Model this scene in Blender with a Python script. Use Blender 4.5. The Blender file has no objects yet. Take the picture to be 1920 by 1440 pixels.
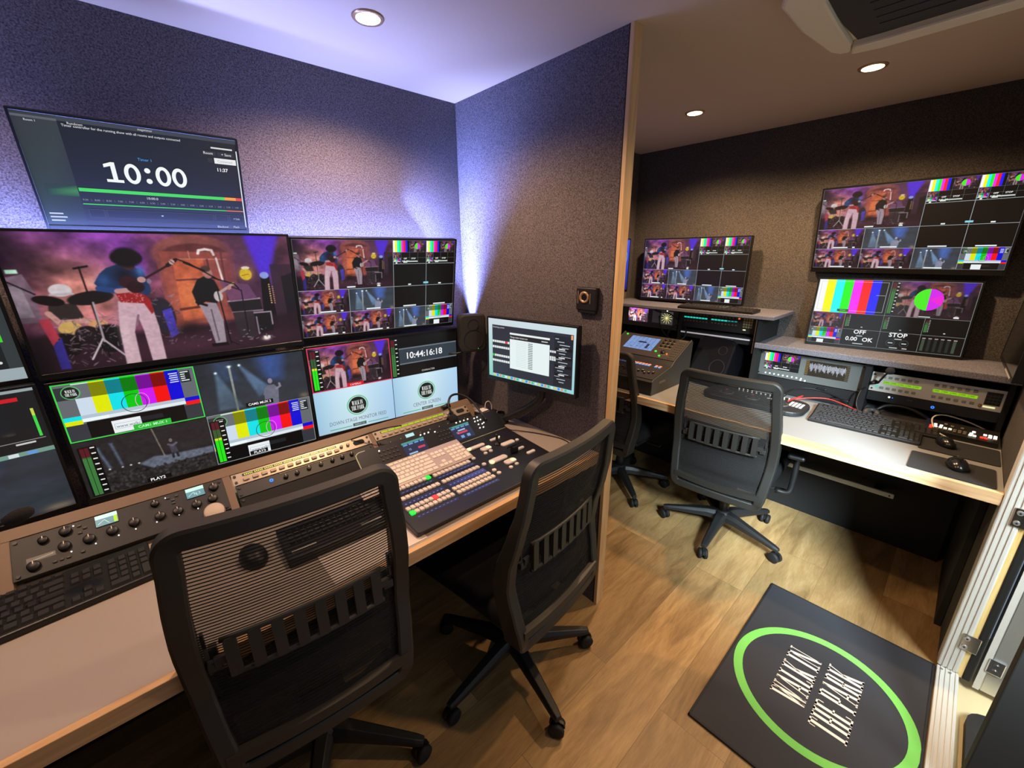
import bpy, bmesh, math, random
import numpy as np
from mathutils import Vector, Matrix, Euler
random.seed(7); rng = np.random.RandomState(5)
PI = math.pi
SC = bpy.context.scene
COL = SC.collection

# ------------------------------------------------------------------ camera, world, lights, exposure
cam_d = bpy.data.cameras.new('camera'); cam = bpy.data.objects.new('camera', cam_d); COL.objects.link(cam)
cam_d.sensor_fit = 'HORIZONTAL'; cam_d.sensor_width = 36.0; cam_d.lens = 771.5 / 1920 * 36.0
cam_d.clip_start = 0.02; cam_d.clip_end = 60
_p, _y, _r = math.radians(17.576), math.radians(47.81), math.radians(-0.519)
fwd = Vector((math.cos(_y)*math.cos(_p), math.sin(_y)*math.cos(_p), -math.sin(_p)))
rgt = Vector((math.sin(_y), -math.cos(_y), 0)); upv = rgt.cross(fwd)
r2 = rgt*math.cos(_r) + upv*math.sin(_r); u2 = -rgt*math.sin(_r) + upv*math.cos(_r)
cm = Matrix((r2, u2, -fwd)).transposed().to_4x4(); cm.translation = Vector((0, 0, 1.5))
cam.matrix_world = cm
SC.camera = cam
SC.view_settings.view_transform = 'Standard'; SC.view_settings.look = 'None'
SC.view_settings.exposure = 0.0; SC.view_settings.gamma = 1.0; SC.view_settings.use_curve_mapping = False
SC.cycles.use_denoising = True
SC.cycles.max_bounces = 8; SC.cycles.diffuse_bounces = 4; SC.cycles.glossy_bounces = 4
SC.cycles.transparent_max_bounces = 24
SC.cycles.sample_clamp_indirect = 4.0

W = bpy.data.worlds.new('world'); SC.world = W; W.use_nodes = True
W.node_tree.nodes['Background'].inputs[0].default_value = (0.62, 0.75, 0.95, 1)
W.node_tree.nodes['Background'].inputs[1].default_value = 0.3

def light(name, kind, loc, energy, color, target=None, **kw):
    d = bpy.data.lights.new(name, kind); d.energy = energy; d.color = color
    for k, v in kw.items(): setattr(d, k, v)
    o = bpy.data.objects.new(name, d); COL.objects.link(o); o.location = loc
    if target is not None:
        o.rotation_euler = (Vector(target) - Vector(loc)).to_track_quat('-Z', 'Y').to_euler()
    return o

WARM = (1.0, 0.64, 0.35)
CEIL = 2.142
# daylight falling in through the open entrance door, from outside the truck
light('daylight', 'AREA', (0.52, -0.72, 1.75), 26, (0.68, 0.88, 1.0), (2.22, 0.06, 0.50), shape='RECTANGLE', size=0.30, size_y=0.4, spread=math.radians(50))
light('daylight', 'AREA', (1.15, -1.15, 1.7), 9, (0.85, 0.95, 1.0), (1.95, -0.26, 0.55), shape='RECTANGLE', size=0.6, size_y=0.8, spread=math.radians(60))
# the ceiling downlights (three in view, the others further along the truck)
SPOTS = [(0.662, 1.324), (2.20, 1.094), (2.188, 0.427), (-0.55, 1.32), (0.98, 0.06)]
for i, (x, y) in enumerate(SPOTS):
    light('downlight_lamp', 'SPOT', (x, y, CEIL - 0.03), (54, 60, 64, 31, 22)[i], WARM, (x, y, 0), spot_size=math.radians(150), spot_blend=0.6, shadow_soft_size=0.03)
# LED strips behind the monitor wall
LEDC = (0.24, 0.33, 1.0)
light('led_strip_lamp', 'AREA', (0.05, 1.675, 1.53), 35.0, LEDC, (0.05, 1.68, 3.0), shape='RECTANGLE', size=2.1, size_y=0.03, spread=math.radians(170))
light('led_strip_lamp', 'AREA', (1.10, 1.68, 1.40), 15.0, LEDC, (1.9, 1.64, 1.95), shape='RECTANGLE', size=0.02, size_y=0.7, spread=math.radians(100))

# ------------------------------------------------------------------ helpers: materials
def lin(c):
    return tuple((x/12.92 if x <= 0.04045 else ((x+0.055)/1.055)**2.4) for x in c)
def rgb(r, g, b): return lin((r/255., g/255., b/255.))
MATS = {}
def mat(name, col, rough=0.5, metal=0.0, emit=None, es=1.0, bump=0.0, bscale=300, var=0.0, vscale=8, spec=0.5, coat=0.0):
    m = bpy.data.materials.new(name); m.use_nodes = True; nt = m.node_tree; b = nt.nodes['Principled BSDF']
    b.inputs['Base Color'].default_value = (*col, 1); b.inputs['Roughness'].default_value = rough
    b.inputs['Metallic'].default_value = metal; b.inputs['Specular IOR Level'].default_value = spec
    if coat: b.inputs['Coat Weight'].default_value = coat; b.inputs['Coat Roughness'].default_value = 0.05
    if emit: b.inputs['Emission Color'].default_value = (*emit, 1); b.inputs['Emission Strength'].default_value = es
    if bump or var:
        tc = nt.nodes.new('ShaderNodeTexCoord')
    if bump:
        n = nt.nodes.new('ShaderNodeTexNoise'); n.inputs['Scale'].default_value = bscale; n.inputs['Detail'].default_value = 3
        bp = nt.nodes.new('ShaderNodeBump'); bp.inputs['Strength'].default_value = bump; bp.inputs['Distance'].default_value = 0.002
        nt.links.new(tc.outputs['Object'], n.inputs['Vector']); nt.links.new(n.outputs['Fac'], bp.inputs['Height']); nt.links.new(bp.outputs['Normal'], b.inputs['Normal'])
    if var:
        n = nt.nodes.new('ShaderNodeTexNoise'); n.inputs['Scale'].default_value = vscale; n.inputs['Detail'].default_value = 5
        mx = nt.nodes.new('ShaderNodeMix'); mx.data_type = 'RGBA'
        mx.inputs[6].default_value = (*[c*(1-var) for c in col], 1); mx.inputs[7].default_value = (*[min(1, c*(1+var)) for c in col], 1)
        nt.links.new(tc.outputs['Object'], n.inputs['Vector']); nt.links.new(n.outputs['Fac'], mx.inputs[0]); nt.links.new(mx.outputs[2], b.inputs['Base Color'])
    MATS[name] = m
    return m

def felt(name, dark, light_):
    m = bpy.data.materials.new(name); m.use_nodes = True; nt = m.node_tree; b = nt.nodes['Principled BSDF']
    b.inputs['Roughness'].default_value = 0.95; b.inputs['Specular IOR Level'].default_value = 0.1
    tc = nt.nodes.new('ShaderNodeTexCoord')
    a = nt.nodes.new('ShaderNodeTexNoise'); a.inputs['Scale'].default_value = 230; a.inputs['Detail'].default_value = 3; a.inputs['Roughness'].default_value = 0.75
    rp = nt.nodes.new('ShaderNodeValToRGB'); rp.color_ramp.elements[0].position = 0.36; rp.color_ramp.elements[1].position = 0.68
    rp.color_ramp.elements[0].color = (*dark, 1); rp.color_ramp.elements[1].color = (*light_, 1)
    c = nt.nodes.new('ShaderNodeTexNoise'); c.inputs['Scale'].default_value = 3; c.inputs['Detail'].default_value = 2
    mp = nt.nodes.new('ShaderNodeMapRange'); mp.inputs[3].default_value = 0.85; mp.inputs[4].default_value = 1.15
    mu = nt.nodes.new('ShaderNodeMix'); mu.data_type = 'RGBA'; mu.blend_type = 'MULTIPLY'; mu.inputs[0].default_value = 1
    bp = nt.nodes.new('ShaderNodeBump'); bp.inputs['Strength'].default_value = 0.35; bp.inputs['Distance'].default_value = 0.003
    L = nt.links.new
    L(tc.outputs['Object'], a.inputs['Vector']); L(tc.outputs['Object'], c.inputs['Vector'])
    L(a.outputs['Fac'], rp.inputs['Fac']); L(c.outputs['Fac'], mp.inputs[0]); L(rp.outputs['Color'], mu.inputs[6]); L(mp.outputs[0], mu.inputs[7])
    L(mu.outputs[2], b.inputs['Base Color']); L(a.outputs['Fac'], bp.inputs['Height']); L(bp.outputs['Normal'], b.inputs['Normal'])
    return m

def wood(name, c1, c2, axis=0, scale=1.0, rough=0.5):
    m = bpy.data.materials.new(name); m.use_nodes = True; nt = m.node_tree; b = nt.nodes['Principled BSDF']
    b.inputs['Roughness'].default_value = rough
    tc = nt.nodes.new('ShaderNodeTexCoord'); mp = nt.nodes.new('ShaderNodeMapping')
    s = [14*scale, 14*scale, 14*scale]; s[axis] = 1.2*scale; mp.inputs['Scale'].default_value = s
    n = nt.nodes.new('ShaderNodeTexNoise'); n.inputs['Scale'].default_value = 2.4; n.inputs['Detail'].default_value = 8; n.inputs['Distortion'].default_value = 1.2
    rp = nt.nodes.new('ShaderNodeValToRGB'); rp.color_ramp.elements[0].position = 0.35; rp.color_ramp.elements[1].position = 0.65
    rp.color_ramp.elements[0].color = (*c1, 1); rp.color_ramp.elements[1].color = (*c2, 1)
    L = nt.links.new; L(tc.outputs['Object'], mp.inputs[0]); L(mp.outputs[0], n.inputs['Vector']); L(n.outputs['Fac'], rp.inputs[0]); L(rp.outputs[0], b.inputs['Base Color'])
    return m

def floor_mat():
    m = bpy.data.materials.new('oak vinyl planks'); m.use_nodes = True; nt = m.node_tree; b = nt.nodes['Principled BSDF']
    L = nt.links.new
    tc = nt.nodes.new('ShaderNodeTexCoord'); mp = nt.nodes.new('ShaderNodeMapping'); mp.inputs['Location'].default_value = (0.15, 0.022, 0)
    L(tc.outputs['Object'], mp.inputs[0])
    br = nt.nodes.new('ShaderNodeTexBrick'); br.offset = 0.37; br.inputs['Scale'].default_value = 1.0
    br.inputs['Brick Width'].default_value = 1.2; br.inputs['Row Height'].default_value = 0.22
    br.inputs['Mortar Size'].default_value = 0.0009; br.inputs['Mortar Smooth'].default_value = 0.2
    br.inputs['Color1'].default_value = (0.0, 0.0, 0.0, 1); br.inputs['Color2'].default_value = (1, 1, 1, 1); br.inputs['Mortar'].default_value = (0.2, 0.2, 0.2, 1)
    L(mp.outputs[0], br.inputs['Vector'])
    # grain shifted from plank to plank
    sh = nt.nodes.new('ShaderNodeVectorMath'); sh.operation = 'MULTIPLY_ADD'; sh.inputs[1].default_value = (3.1, 7.3, 1.0)
    L(br.outputs['Color'], sh.inputs[0]); L(tc.outputs['Object'], sh.inputs[2])
    m2 = nt.nodes.new('ShaderNodeMapping'); m2.inputs['Scale'].default_value = (1.5, 8, 1); L(sh.outputs[0], m2.inputs[0])
    n1 = nt.nodes.new('ShaderNodeTexNoise'); n1.inputs['Scale'].default_value = 1.6; n1.inputs['Detail'].default_value = 9; n1.inputs['Roughness'].default_value = 0.62; n1.inputs['Distortion'].default_value = 0.9
    L(m2.outputs[0], n1.inputs['Vector'])
    m3 = nt.nodes.new('ShaderNodeMapping'); m3.inputs['Scale'].default_value = (9, 75, 1); L(sh.outputs[0], m3.inputs[0])
    n2 = nt.nodes.new('ShaderNodeTexNoise'); n2.inputs['Scale'].default_value = 2.5; n2.inputs['Detail'].default_value = 4; L(m3.outputs[0], n2.inputs['Vector'])
    rp = nt.nodes.new('ShaderNodeValToRGB'); e = rp.color_ramp.elements
    e[0].position = 0.24; e[0].color = (*rgb(122, 92, 56), 1); e[1].position = 0.78; e[1].color = (*rgb(200, 164, 112), 1)
    x = e.new(0.48); x.color = (*rgb(172, 136, 88), 1)
    L(n1.outputs['Fac'], rp.inputs[0])
    mu = nt.nodes.new('ShaderNodeMix'); mu.data_type = 'RGBA'; mu.blend_type = 'MULTIPLY'; mu.inputs[0].default_value = 1
    r2_ = nt.nodes.new('ShaderNodeMapRange'); r2_.inputs[1].default_value = 0.3; r2_.inputs[2].default_value = 0.7; r2_.inputs[3].default_value = 0.86; r2_.inputs[4].default_value = 1.08
    L(n2.outputs['Fac'], r2_.inputs[0]); L(rp.outputs[0], mu.inputs[6]); L(r2_.outputs[0], mu.inputs[7])
    mu2 = nt.nodes.new('ShaderNodeMix'); mu2.data_type = 'RGBA'; mu2.blend_type = 'MULTIPLY'; mu2.inputs[0].default_value = 1
    r3 = nt.nodes.new('ShaderNodeMapRange'); r3.inputs[3].default_value = 0.72; r3.inputs[4].default_value = 1.10
    L(br.outputs['Color'], r3.inputs[0]); L(mu.outputs[2], mu2.inputs[6]); L(r3.outputs[0], mu2.inputs[7])
    mo = nt.nodes.new('ShaderNodeMix'); mo.data_type = 'RGBA'; mo.inputs[7].default_value = (*rgb(120, 92, 60), 1)
    L(br.outputs['Fac'], mo.inputs[0]); L(mu2.outputs[2], mo.inputs[6]); L(mo.outputs[2], b.inputs['Base Color'])
    b.inputs['Roughness'].default_value = 0.42; b.inputs['Specular IOR Level'].default_value = 0.35
    bp = nt.nodes.new('ShaderNodeBump'); bp.inputs['Strength'].default_value = 0.12; bp.inputs['Distance'].default_value = 0.002
    L(n2.outputs['Fac'], bp.inputs['Height']); L(bp.outputs[0], b.inputs['Normal'])
    return m

FELT = felt('grey felt wall', rgb(62, 57, 59), rgb(122, 114, 116))
FELTD = felt('dark felt wall', rgb(56, 53, 51), rgb(102, 97, 93))
CEILM = mat('ceiling panel', rgb(204, 180, 152), 0.85, var=0.03, vscale=3)
FLOOR = floor_mat()
WOODE = wood('beech edge along x', rgb(196, 150, 100), rgb(222, 182, 132), 0)
WOODY = wood('oak edge along y', rgb(186, 146, 100), rgb(226, 190, 144), 1, 0.8)
WOODZ = wood('beech strip upright', rgb(206, 164, 112), rgb(226, 188, 138), 2)
LAM = mat('laminate top', rgb(166, 154, 144), 0.45, bump=0.05, bscale=900, var=0.02)
LAMC = mat('laminate top grey', rgb(138, 138, 136), 0.45, bump=0.05, bscale=900, var=0.02)
RIM = mat('grey brown rack wood', rgb(120, 96, 74), 0.5, var=0.06, vscale=20)
BLK = mat('black plastic', rgb(22, 21, 21), 0.42, bump=0.05, bscale=700)
BLK2 = mat('satin black metal', rgb(31, 30, 30), 0.5, bump=0.04, bscale=900)
BLKM = mat('matt black panel', rgb(24, 23, 22), 0.8, var=0.15, vscale=5)
CHF = mat('chair frame plastic', rgb(42, 40, 36), 0.5, bump=0.06, bscale=900)
CHS = mat('chair seat fabric', rgb(26, 25, 26), 0.95, bump=0.4, bscale=900, spec=0.15)
BEZ = mat('monitor bezel', rgb(14, 14, 15), 0.35)
KEYB = mat('black keycap', rgb(44, 42, 42), 0.4)
KEYW = mat('white keycap', rgb(236, 226, 218), 0.45)
ALUW = mat('silver white keyboard base', rgb(196, 178, 166), 0.35, metal=0.2)
ALU = mat('brushed aluminium', rgb(198, 200, 196), 0.34, metal=0.75, bump=0.05, bscale=500)
ALUL = mat('white aluminium profile', rgb(206, 206, 198), 0.42, metal=0.0, var=0.03, vscale=30)
SILV = mat('silver rack face', rgb(176, 160, 140), 0.35, metal=0.3)
SILVC = mat('silver intercom face', rgb(226, 222, 210), 0.35)
GRY = mat('grey rack face', rgb(104, 104, 100), 0.5)
GRYD = mat('dark grey rack face', rgb(66, 66, 62), 0.5)
CHR = mat('chrome', rgb(210, 210, 210), 0.2, metal=1.0)
WHT = mat('white plastic', rgb(240, 226, 196), 0.4)
DISC = mat('beige knob face', rgb(200, 184, 168), 0.5)
NAVY = mat('navy control surface', rgb(30, 31, 42), 0.35)
SWB = mat('switcher top black', rgb(26, 26, 32), 0.4)
BTNW = mat('backlit white button', rgb(214, 200, 190), 0.45, emit=rgb(255, 225, 205), es=0.10)
RED = mat('lit red button', rgb(230, 50, 50), 0.4, emit=rgb(255, 70, 70), es=0.8)
GRN = mat('lit green button', rgb(40, 230, 70), 0.4, emit=rgb(40, 240, 70), es=0.9)
YLW = mat('lit yellow white button', rgb(240, 240, 190), 0.4, emit=rgb(240, 240, 180), es=0.85)
WLIT = mat('lit white button', rgb(255, 255, 240), 0.4, emit=rgb(255, 250, 225), es=1.6)
RLIT = mat('bright red button', rgb(255, 60, 40), 0.4, emit=rgb(255, 60, 45), es=1.3)
BLUEL = mat('blue led ring', rgb(30, 90, 255), 0.4, emit=rgb(40, 110, 255), es=2.2)
LEDW = mat('white led dot', rgb(255, 255, 255), 0.4, emit=(1, 1, 1), es=1.6)
ORNG = mat('lit orange key', rgb(255, 150, 60), 0.4, emit=rgb(255, 120, 50), es=0.8)
BLUK = mat('lit blue key', rgb(110, 170, 230), 0.4, emit=rgb(90, 160, 230), es=0.7)
GOLD = mat('bronze knob', rgb(176, 156, 110), 0.35, metal=0.6)
LAMPE = mat('downlight disc', (1, 0.9, 0.7), 0.4, emit=(1.0, 0.78, 0.48), es=18)
LEDE = mat('blue led strip', (0.4, 0.5, 1), 0.4, emit=(0.35, 0.45, 1.0), es=4)
BRNZ = mat('lamp trim ring', rgb(190, 150, 110), 0.3, metal=0.5)
MATG = mat('rubber mat', rgb(44, 43, 46), 0.8, bump=0.1, bscale=1200, var=0.08, vscale=12)
MATB = mat('rubber mat rim', rgb(24, 23, 24), 0.7)
MGRN = mat('printed green ring', rgb(118, 196, 84), 0.75, var=0.04, vscale=20)
MTXT = mat('printed cream letters', rgb(232, 214, 196), 0.75)
RUB = mat('black rubber', rgb(18, 18, 18), 0.7)
CAB = mat('black cable', rgb(20, 20, 21), 0.45)
REDC = mat('red cable', rgb(190, 40, 36), 0.4)
WHC = mat('pale cable', rgb(190, 186, 178), 0.4)
PAPER = mat('paper', rgb(228, 214, 206), 0.7)
PADM = mat('mouse pad cloth', rgb(30, 31, 33), 0.85, bump=0.2, bscale=1500)
FOAM = mat('foam windscreen', rgb(22, 22, 24), 0.95, bump=0.8, bscale=500)
CREAM = mat('cream step board', rgb(232, 214, 166), 0.6, var=0.05, vscale=12)
PLY = wood('plywood edge', rgb(214, 182, 110), rgb(236, 208, 140), 2)
GRILL = mat('dark louvre', rgb(40, 38, 34), 0.6, var=0.1)
DRKB = mat('dark door leaf', rgb(20, 15, 11), 0.7, var=0.1)

def screen_mat(strength):
    m = bpy.data.materials.new('lit screen'); m.use_nodes = True; nt = m.node_tree; b = nt.nodes['Principled BSDF']
    b.inputs['Base Color'].default_value = (0.008, 0.008, 0.009, 1); b.inputs['Roughness'].default_value = 0.32
    a = nt.nodes.new('ShaderNodeAttribute'); a.attribute_name = 'Col'
    nt.links.new(a.outputs['Color'], b.inputs['Emission Color']); b.inputs['Emission Strength'].default_value = strength
    return m
SCR = screen_mat(0.95)
SCRB = screen_mat(1.25)

# ------------------------------------------------------------------ helpers: geometry
def NB(): return bmesh.new()
def bx(bm, x0, x1, y0, y1, z0, z1, r=0.0, mi=0, M=None, seg=2):
    v = [bm.verts.new((x, y, z)) for z in (z0, z1) for y in (y0, y1) for x in (x0, x1)]
    fs = [bm.faces.new([v[i] for i in f]) for f in ((0,2,3,1),(4,5,7,6),(0,1,5,4),(2,6,7,3),(0,4,6,2),(1,3,7,5))]
    for f in fs: f.material_index = mi
    vs = v
    if r > 0:
        es = set(); [es.update(f.edges) for f in fs]
        res = bmesh.ops.bevel(bm, geom=list(es), offset=r, segments=seg, affect='EDGES', profile=0.5)
        for f in res['faces']: f.material_index = mi
        vs = list({w for f in res['faces'] for w in f.verts})
    if M is not None: bmesh.ops.transform(bm, matrix=M, verts=[w for w in vs if w.is_valid])
    return vs
def cyl(bm, p0, p1, r0, r1=None, n=20, mi=0, cap=True):
    if r1 is None: r1 = r0
    p0, p1 = Vector(p0), Vector(p1); d = (p1-p0).normalized()
    a = d.orthogonal().normalized(); b = d.cross(a)
    A = [bm.verts.new(p0 + (a*math.cos(t)+b*math.sin(t))*r0) for t in [2*PI*i/n for i in range(n)]]
    B = [bm.verts.new(p1 + (a*math.cos(t)+b*math.sin(t))*r1) for t in [2*PI*i/n for i in range(n)]]
    for i in range(n):
        f = bm.faces.new((A[i], A[(i+1) % n], B[(i+1) % n], B[i])); f.material_index = mi; f.smooth = True
    if cap:
        f = bm.faces.new(A[::-1]); f.material_index = mi; f = bm.faces.new(B); f.material_index = mi
def lathe(bm, prof, o=(0, 0, 0), ax=(0, 0, 1), n=28, mi=0):
    o = Vector(o); d = Vector(ax).normalized(); a = d.orthogonal().normalized(); b = d.cross(a)
    rings = []
    for (r, h) in prof:
        if r < 1e-6: rings.append([bm.verts.new(o + d*h)])
        else: rings.append([bm.verts.new(o + d*h + (a*math.cos(2*PI*i/n)+b*math.sin(2*PI*i/n))*r) for i in range(n)])
    for A, B in zip(rings, rings[1:]):
        for i in range(n):
            j = (i+1) % n
            if len(A) == 1 and len(B) == 1: continue
            if len(A) == 1: f = bm.faces.new((A[0], B[j], B[i]))
            elif len(B) == 1: f = bm.faces.new((A[i], A[j], B[0]))
            else: f = bm.faces.new((A[i], A[j], B[j], B[i]))
            f.material_index = mi; f.smooth = True
def catmull(P, n=6, closed=False):
    P = [Vector(p) for p in P]; out = []
    m = len(P); rngi = range(m) if closed else range(m-1)
    for i in rngi:
        p1, p2 = P[i], P[(i+1) % m]
        p0 = P[(i-1) % m] if (closed or i > 0) else p1*2-p2
        p3 = P[(i+2) % m] if (closed or i < m-2) else p2*2-p1
        for k in range(n):
            t = k/n
            out.append(0.5*((2*p1)+(p2-p0)*t+(2*p0-5*p1+4*p2-p3)*t*t+(3*p1-p0-3*p2+p3)*t**3))
    if not closed: out.append(P[-1])
    return out
def tube(bm, P, r, n=10, mi=0, sm=6, taper=None):
    P = catmull(P, sm) if sm > 1 else [Vector(p) for p in P]
    prev = None; rings = []
    for i, p in enumerate(P):
        t = (P[min(i+1, len(P)-1)] - P[max(i-1, 0)]).normalized()
        a = t.orthogonal().normalized() if prev is None else (prev - t*prev.dot(t)).normalized()
        prev = a; b = t.cross(a); rr = r if taper is None else r + (taper-r)*i/(len(P)-1)
        rings.append([bm.verts.new(p+(a*math.cos(2*PI*k/n)+b*math.sin(2*PI*k/n))*rr) for k in range(n)])
    for A, B in zip(rings, rings[1:]):
        for k in range(n):
            f = bm.faces.new((A[k], A[(k+1) % n], B[(k+1) % n], B[k])); f.smooth = True; f.material_index = mi
    bm.faces.new(rings[0][::-1]); bm.faces.new(rings[-1])
def prism(bm, pts, z0, z1, mi=0, M=None):
    A = [bm.verts.new((x, y, z0)) for x, y in pts]; B = [bm.verts.new((x, y, z1)) for x, y in pts]; n = len(pts)
    fs = [bm.faces.new(A[::-1]), bm.faces.new(B)] + [bm.faces.new((A[i], A[(i+1) % n], B[(i+1) % n], B[i])) for i in range(n)]
    for f in fs: f.material_index = mi
    if M is not None: bmesh.ops.transform(bm, matrix=M, verts=A+B)
def rrect(x0, x1, y0, y1, r, n=5):
    out = []
    for cx, cy, a in ((x1-r, y1-r, 0), (x0+r, y1-r, 90), (x0+r, y0+r, 180), (x1-r, y0+r, 270)):
        for k in range(n+1):
            t = math.radians(a+90*k/n); out.append((cx+r*math.cos(t), cy+r*math.sin(t)))
    return out
def obj(name, bm, m, parent=None, bevel=0.0, smooth=False):
    me = bpy.data.meshes.new(name); bmesh.ops.recalc_face_normals(bm, faces=bm.faces[:]); bm.to_mesh(me); bm.free()
    for x in (m if isinstance(m, (list, tuple)) else [m]): me.materials.append(x)
    if smooth:
        for p in me.polygons: p.use_smooth = True
    o = bpy.data.objects.new(name, me); COL.objects.link(o)
    if parent: o.parent = parent
    if bevel:
        b = o.modifiers.new('bevel', 'BEVEL'); b.width = bevel; b.segments = 2; b.limit_method = 'ANGLE'
    return o
def tag(o, label=None, cat=None, group=None, kind=None):
    if label: o['label'] = label
    if cat: o['category'] = cat
    if group: o['group'] = group
    if kind: o['kind'] = kind
    return o
def thing(name, label, cat, loc=(0, 0, 0), rot=(0, 0, 0), group=None):
    o = bpy.data.objects.new(name, None); COL.objects.link(o); o.location = loc; o.rotation_euler = rot
    o.empty_display_size = 0.05
    return tag(o, label, cat, group)
def copies(src, locs, parent, scales=None, mats=None):
    out = []
    for i, l in enumerate(locs):
        c = src if i == 0 else src.copy()
        if i: COL.objects.link(c)
        c.parent = parent; c.location = l
        if scales: c.scale = scales[i]
        out.append(c)
    return out
def struct(name, bm, m, parent=None, **k):
    o = obj(name, bm, m, parent, **k)
    if parent is None: o['kind'] = 'structure'
    return o

# ------------------------------------------------------------------ screen pictures: flat coloured faces on the panel
TXT = {}
def text_geo(s, bold=False):
    if s in TXT: return TXT[s]
    fine = s in ('10:00', '10:44:16:18')
    cu = bpy.data.curves.new('t', 'FONT'); cu.body = s; cu.resolution_u = 8 if fine else 2; cu.size = 1.0
    if s and bold: cu.offset = 0.02
    ob = bpy.data.objects.new('t', cu); COL.objects.link(ob)
    bpy.context.view_layer.update()
    dg = bpy.context.evaluated_depsgraph_get()
    me = bpy.data.meshes.new_from_object(ob.evaluated_get(dg))
    V = np.array([v.co[:2] for v in me.vertices]).reshape(-1, 2); F = [tuple(p.vertices) for p in me.polygons]
    bpy.data.objects.remove(ob); bpy.data.curves.remove(cu); bpy.data.meshes.remove(me)
    if len(V): V[:, 0] -= V[:, 0].min()
    TXT[s] = (V, F); return TXT[s]

# tall slab lettering of the round logo; strokes: (x0,y0,x1,y1,t) slanted bars, ('b',x0,x1,y,h) level bars
def _sf(x, y, w=.30): return ('b', x-w/2, x+w/2, 0.0 if y == 0 else 0.95, .05)
GLY = {
 'W': (1.05, [(.14,1,.32,0,.19),(.54,.98,.34,0,.07),(.52,1,.70,0,.19),(.92,1,.72,0,.07),_sf(.14,1),_sf(.52,1,.26),_sf(.92,1,.24)]),
 'A': (.80, [(.38,1,.12,0,.07),(.40,1,.62,0,.20),('b',.2,.58,.26,.05),_sf(.12,0,.26),_sf(.62,0,.30)]),
 'L': (.66, [(.2,1,.2,0,.20),('b',.1,.6,0,.05),('b',.54,.6,0,.2),_sf(.2,1,.36)]),
 'K': (.80, [(.2,1,.2,0,.20),(.62,1,.30,.45,.07),(.34,.58,.62,0,.20),_sf(.2,1,.34),_sf(.2,0,.34),_sf(.62,1,.24),_sf(.62,0,.28)]),
 'I': (.42, [(.2,1,.2,0,.20),_sf(.2,1,.36),_sf(.2,0,.36)]),
 'N': (.82, [(.14,1,.14,0,.06),(.16,1,.62,0,.20),(.66,1,.66,0,.06),_sf(.14,1,.24),_sf(.14,0,.22),_sf(.66,1,.22)]),
 'T': (.70, [(.33,1,.33,0,.20),('b',.04,.62,.95,.05),('b',.04,.09,.8,.2),('b',.57,.62,.8,.2),_sf(.33,0,.36)]),
 'H': (.84, [(.2,1,.2,0,.20),(.62,1,.62,0,.20),('b',.2,.62,.48,.05),_sf(.2,1,.34),_sf(.2,0,.34),_sf(.62,1,.34),_sf(.62,0,.34)]),
 'E': (.66, [(.2,1,.2,0,.20),('b',.06,.58,.95,.05),('b',.06,.58,0,.05),('b',.2,.46,.48,.05),('b',.52,.58,.8,.2),('b',.52,.58,0,.2)]),
 'P': (.70, [(.2,1,.2,0,.20),('b',.06,.5,.95,.05),('b',.2,.5,.42,.05),(.54,.96,.54,.46,.15),_sf(.2,0,.36)]),
 'R': (.78, [(.2,1,.2,0,.20),('b',.06,.5,.95,.05),('b',.2,.5,.46,.05),(.53,.96,.53,.5,.15),(.44,.5,.62,0,.18),_sf(.2,0,.34)]),
 ' ': (.30, []),
}
def logo_line(s):
    """quads of a line of logo letters, unit height, width normalised to 1"""
    Q = []; x = 0
    for ch in s:
        w, st = GLY[ch]
        for q in st:
            if q[0] == 'b':
                _, a, b, y, h = q; Q.append([(x+a, y), (x+b, y), (x+b, y+h), (x+a, y+h)])
            else:
                a, y0, b, y1, t = q; Q.append([(x+b-t/2, y1), (x+b+t/2, y1), (x+a+t/2, y0), (x+a-t/2, y0)])
        x += w
    return [[(px/x, py) for px, py in q] for q in Q]

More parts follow.
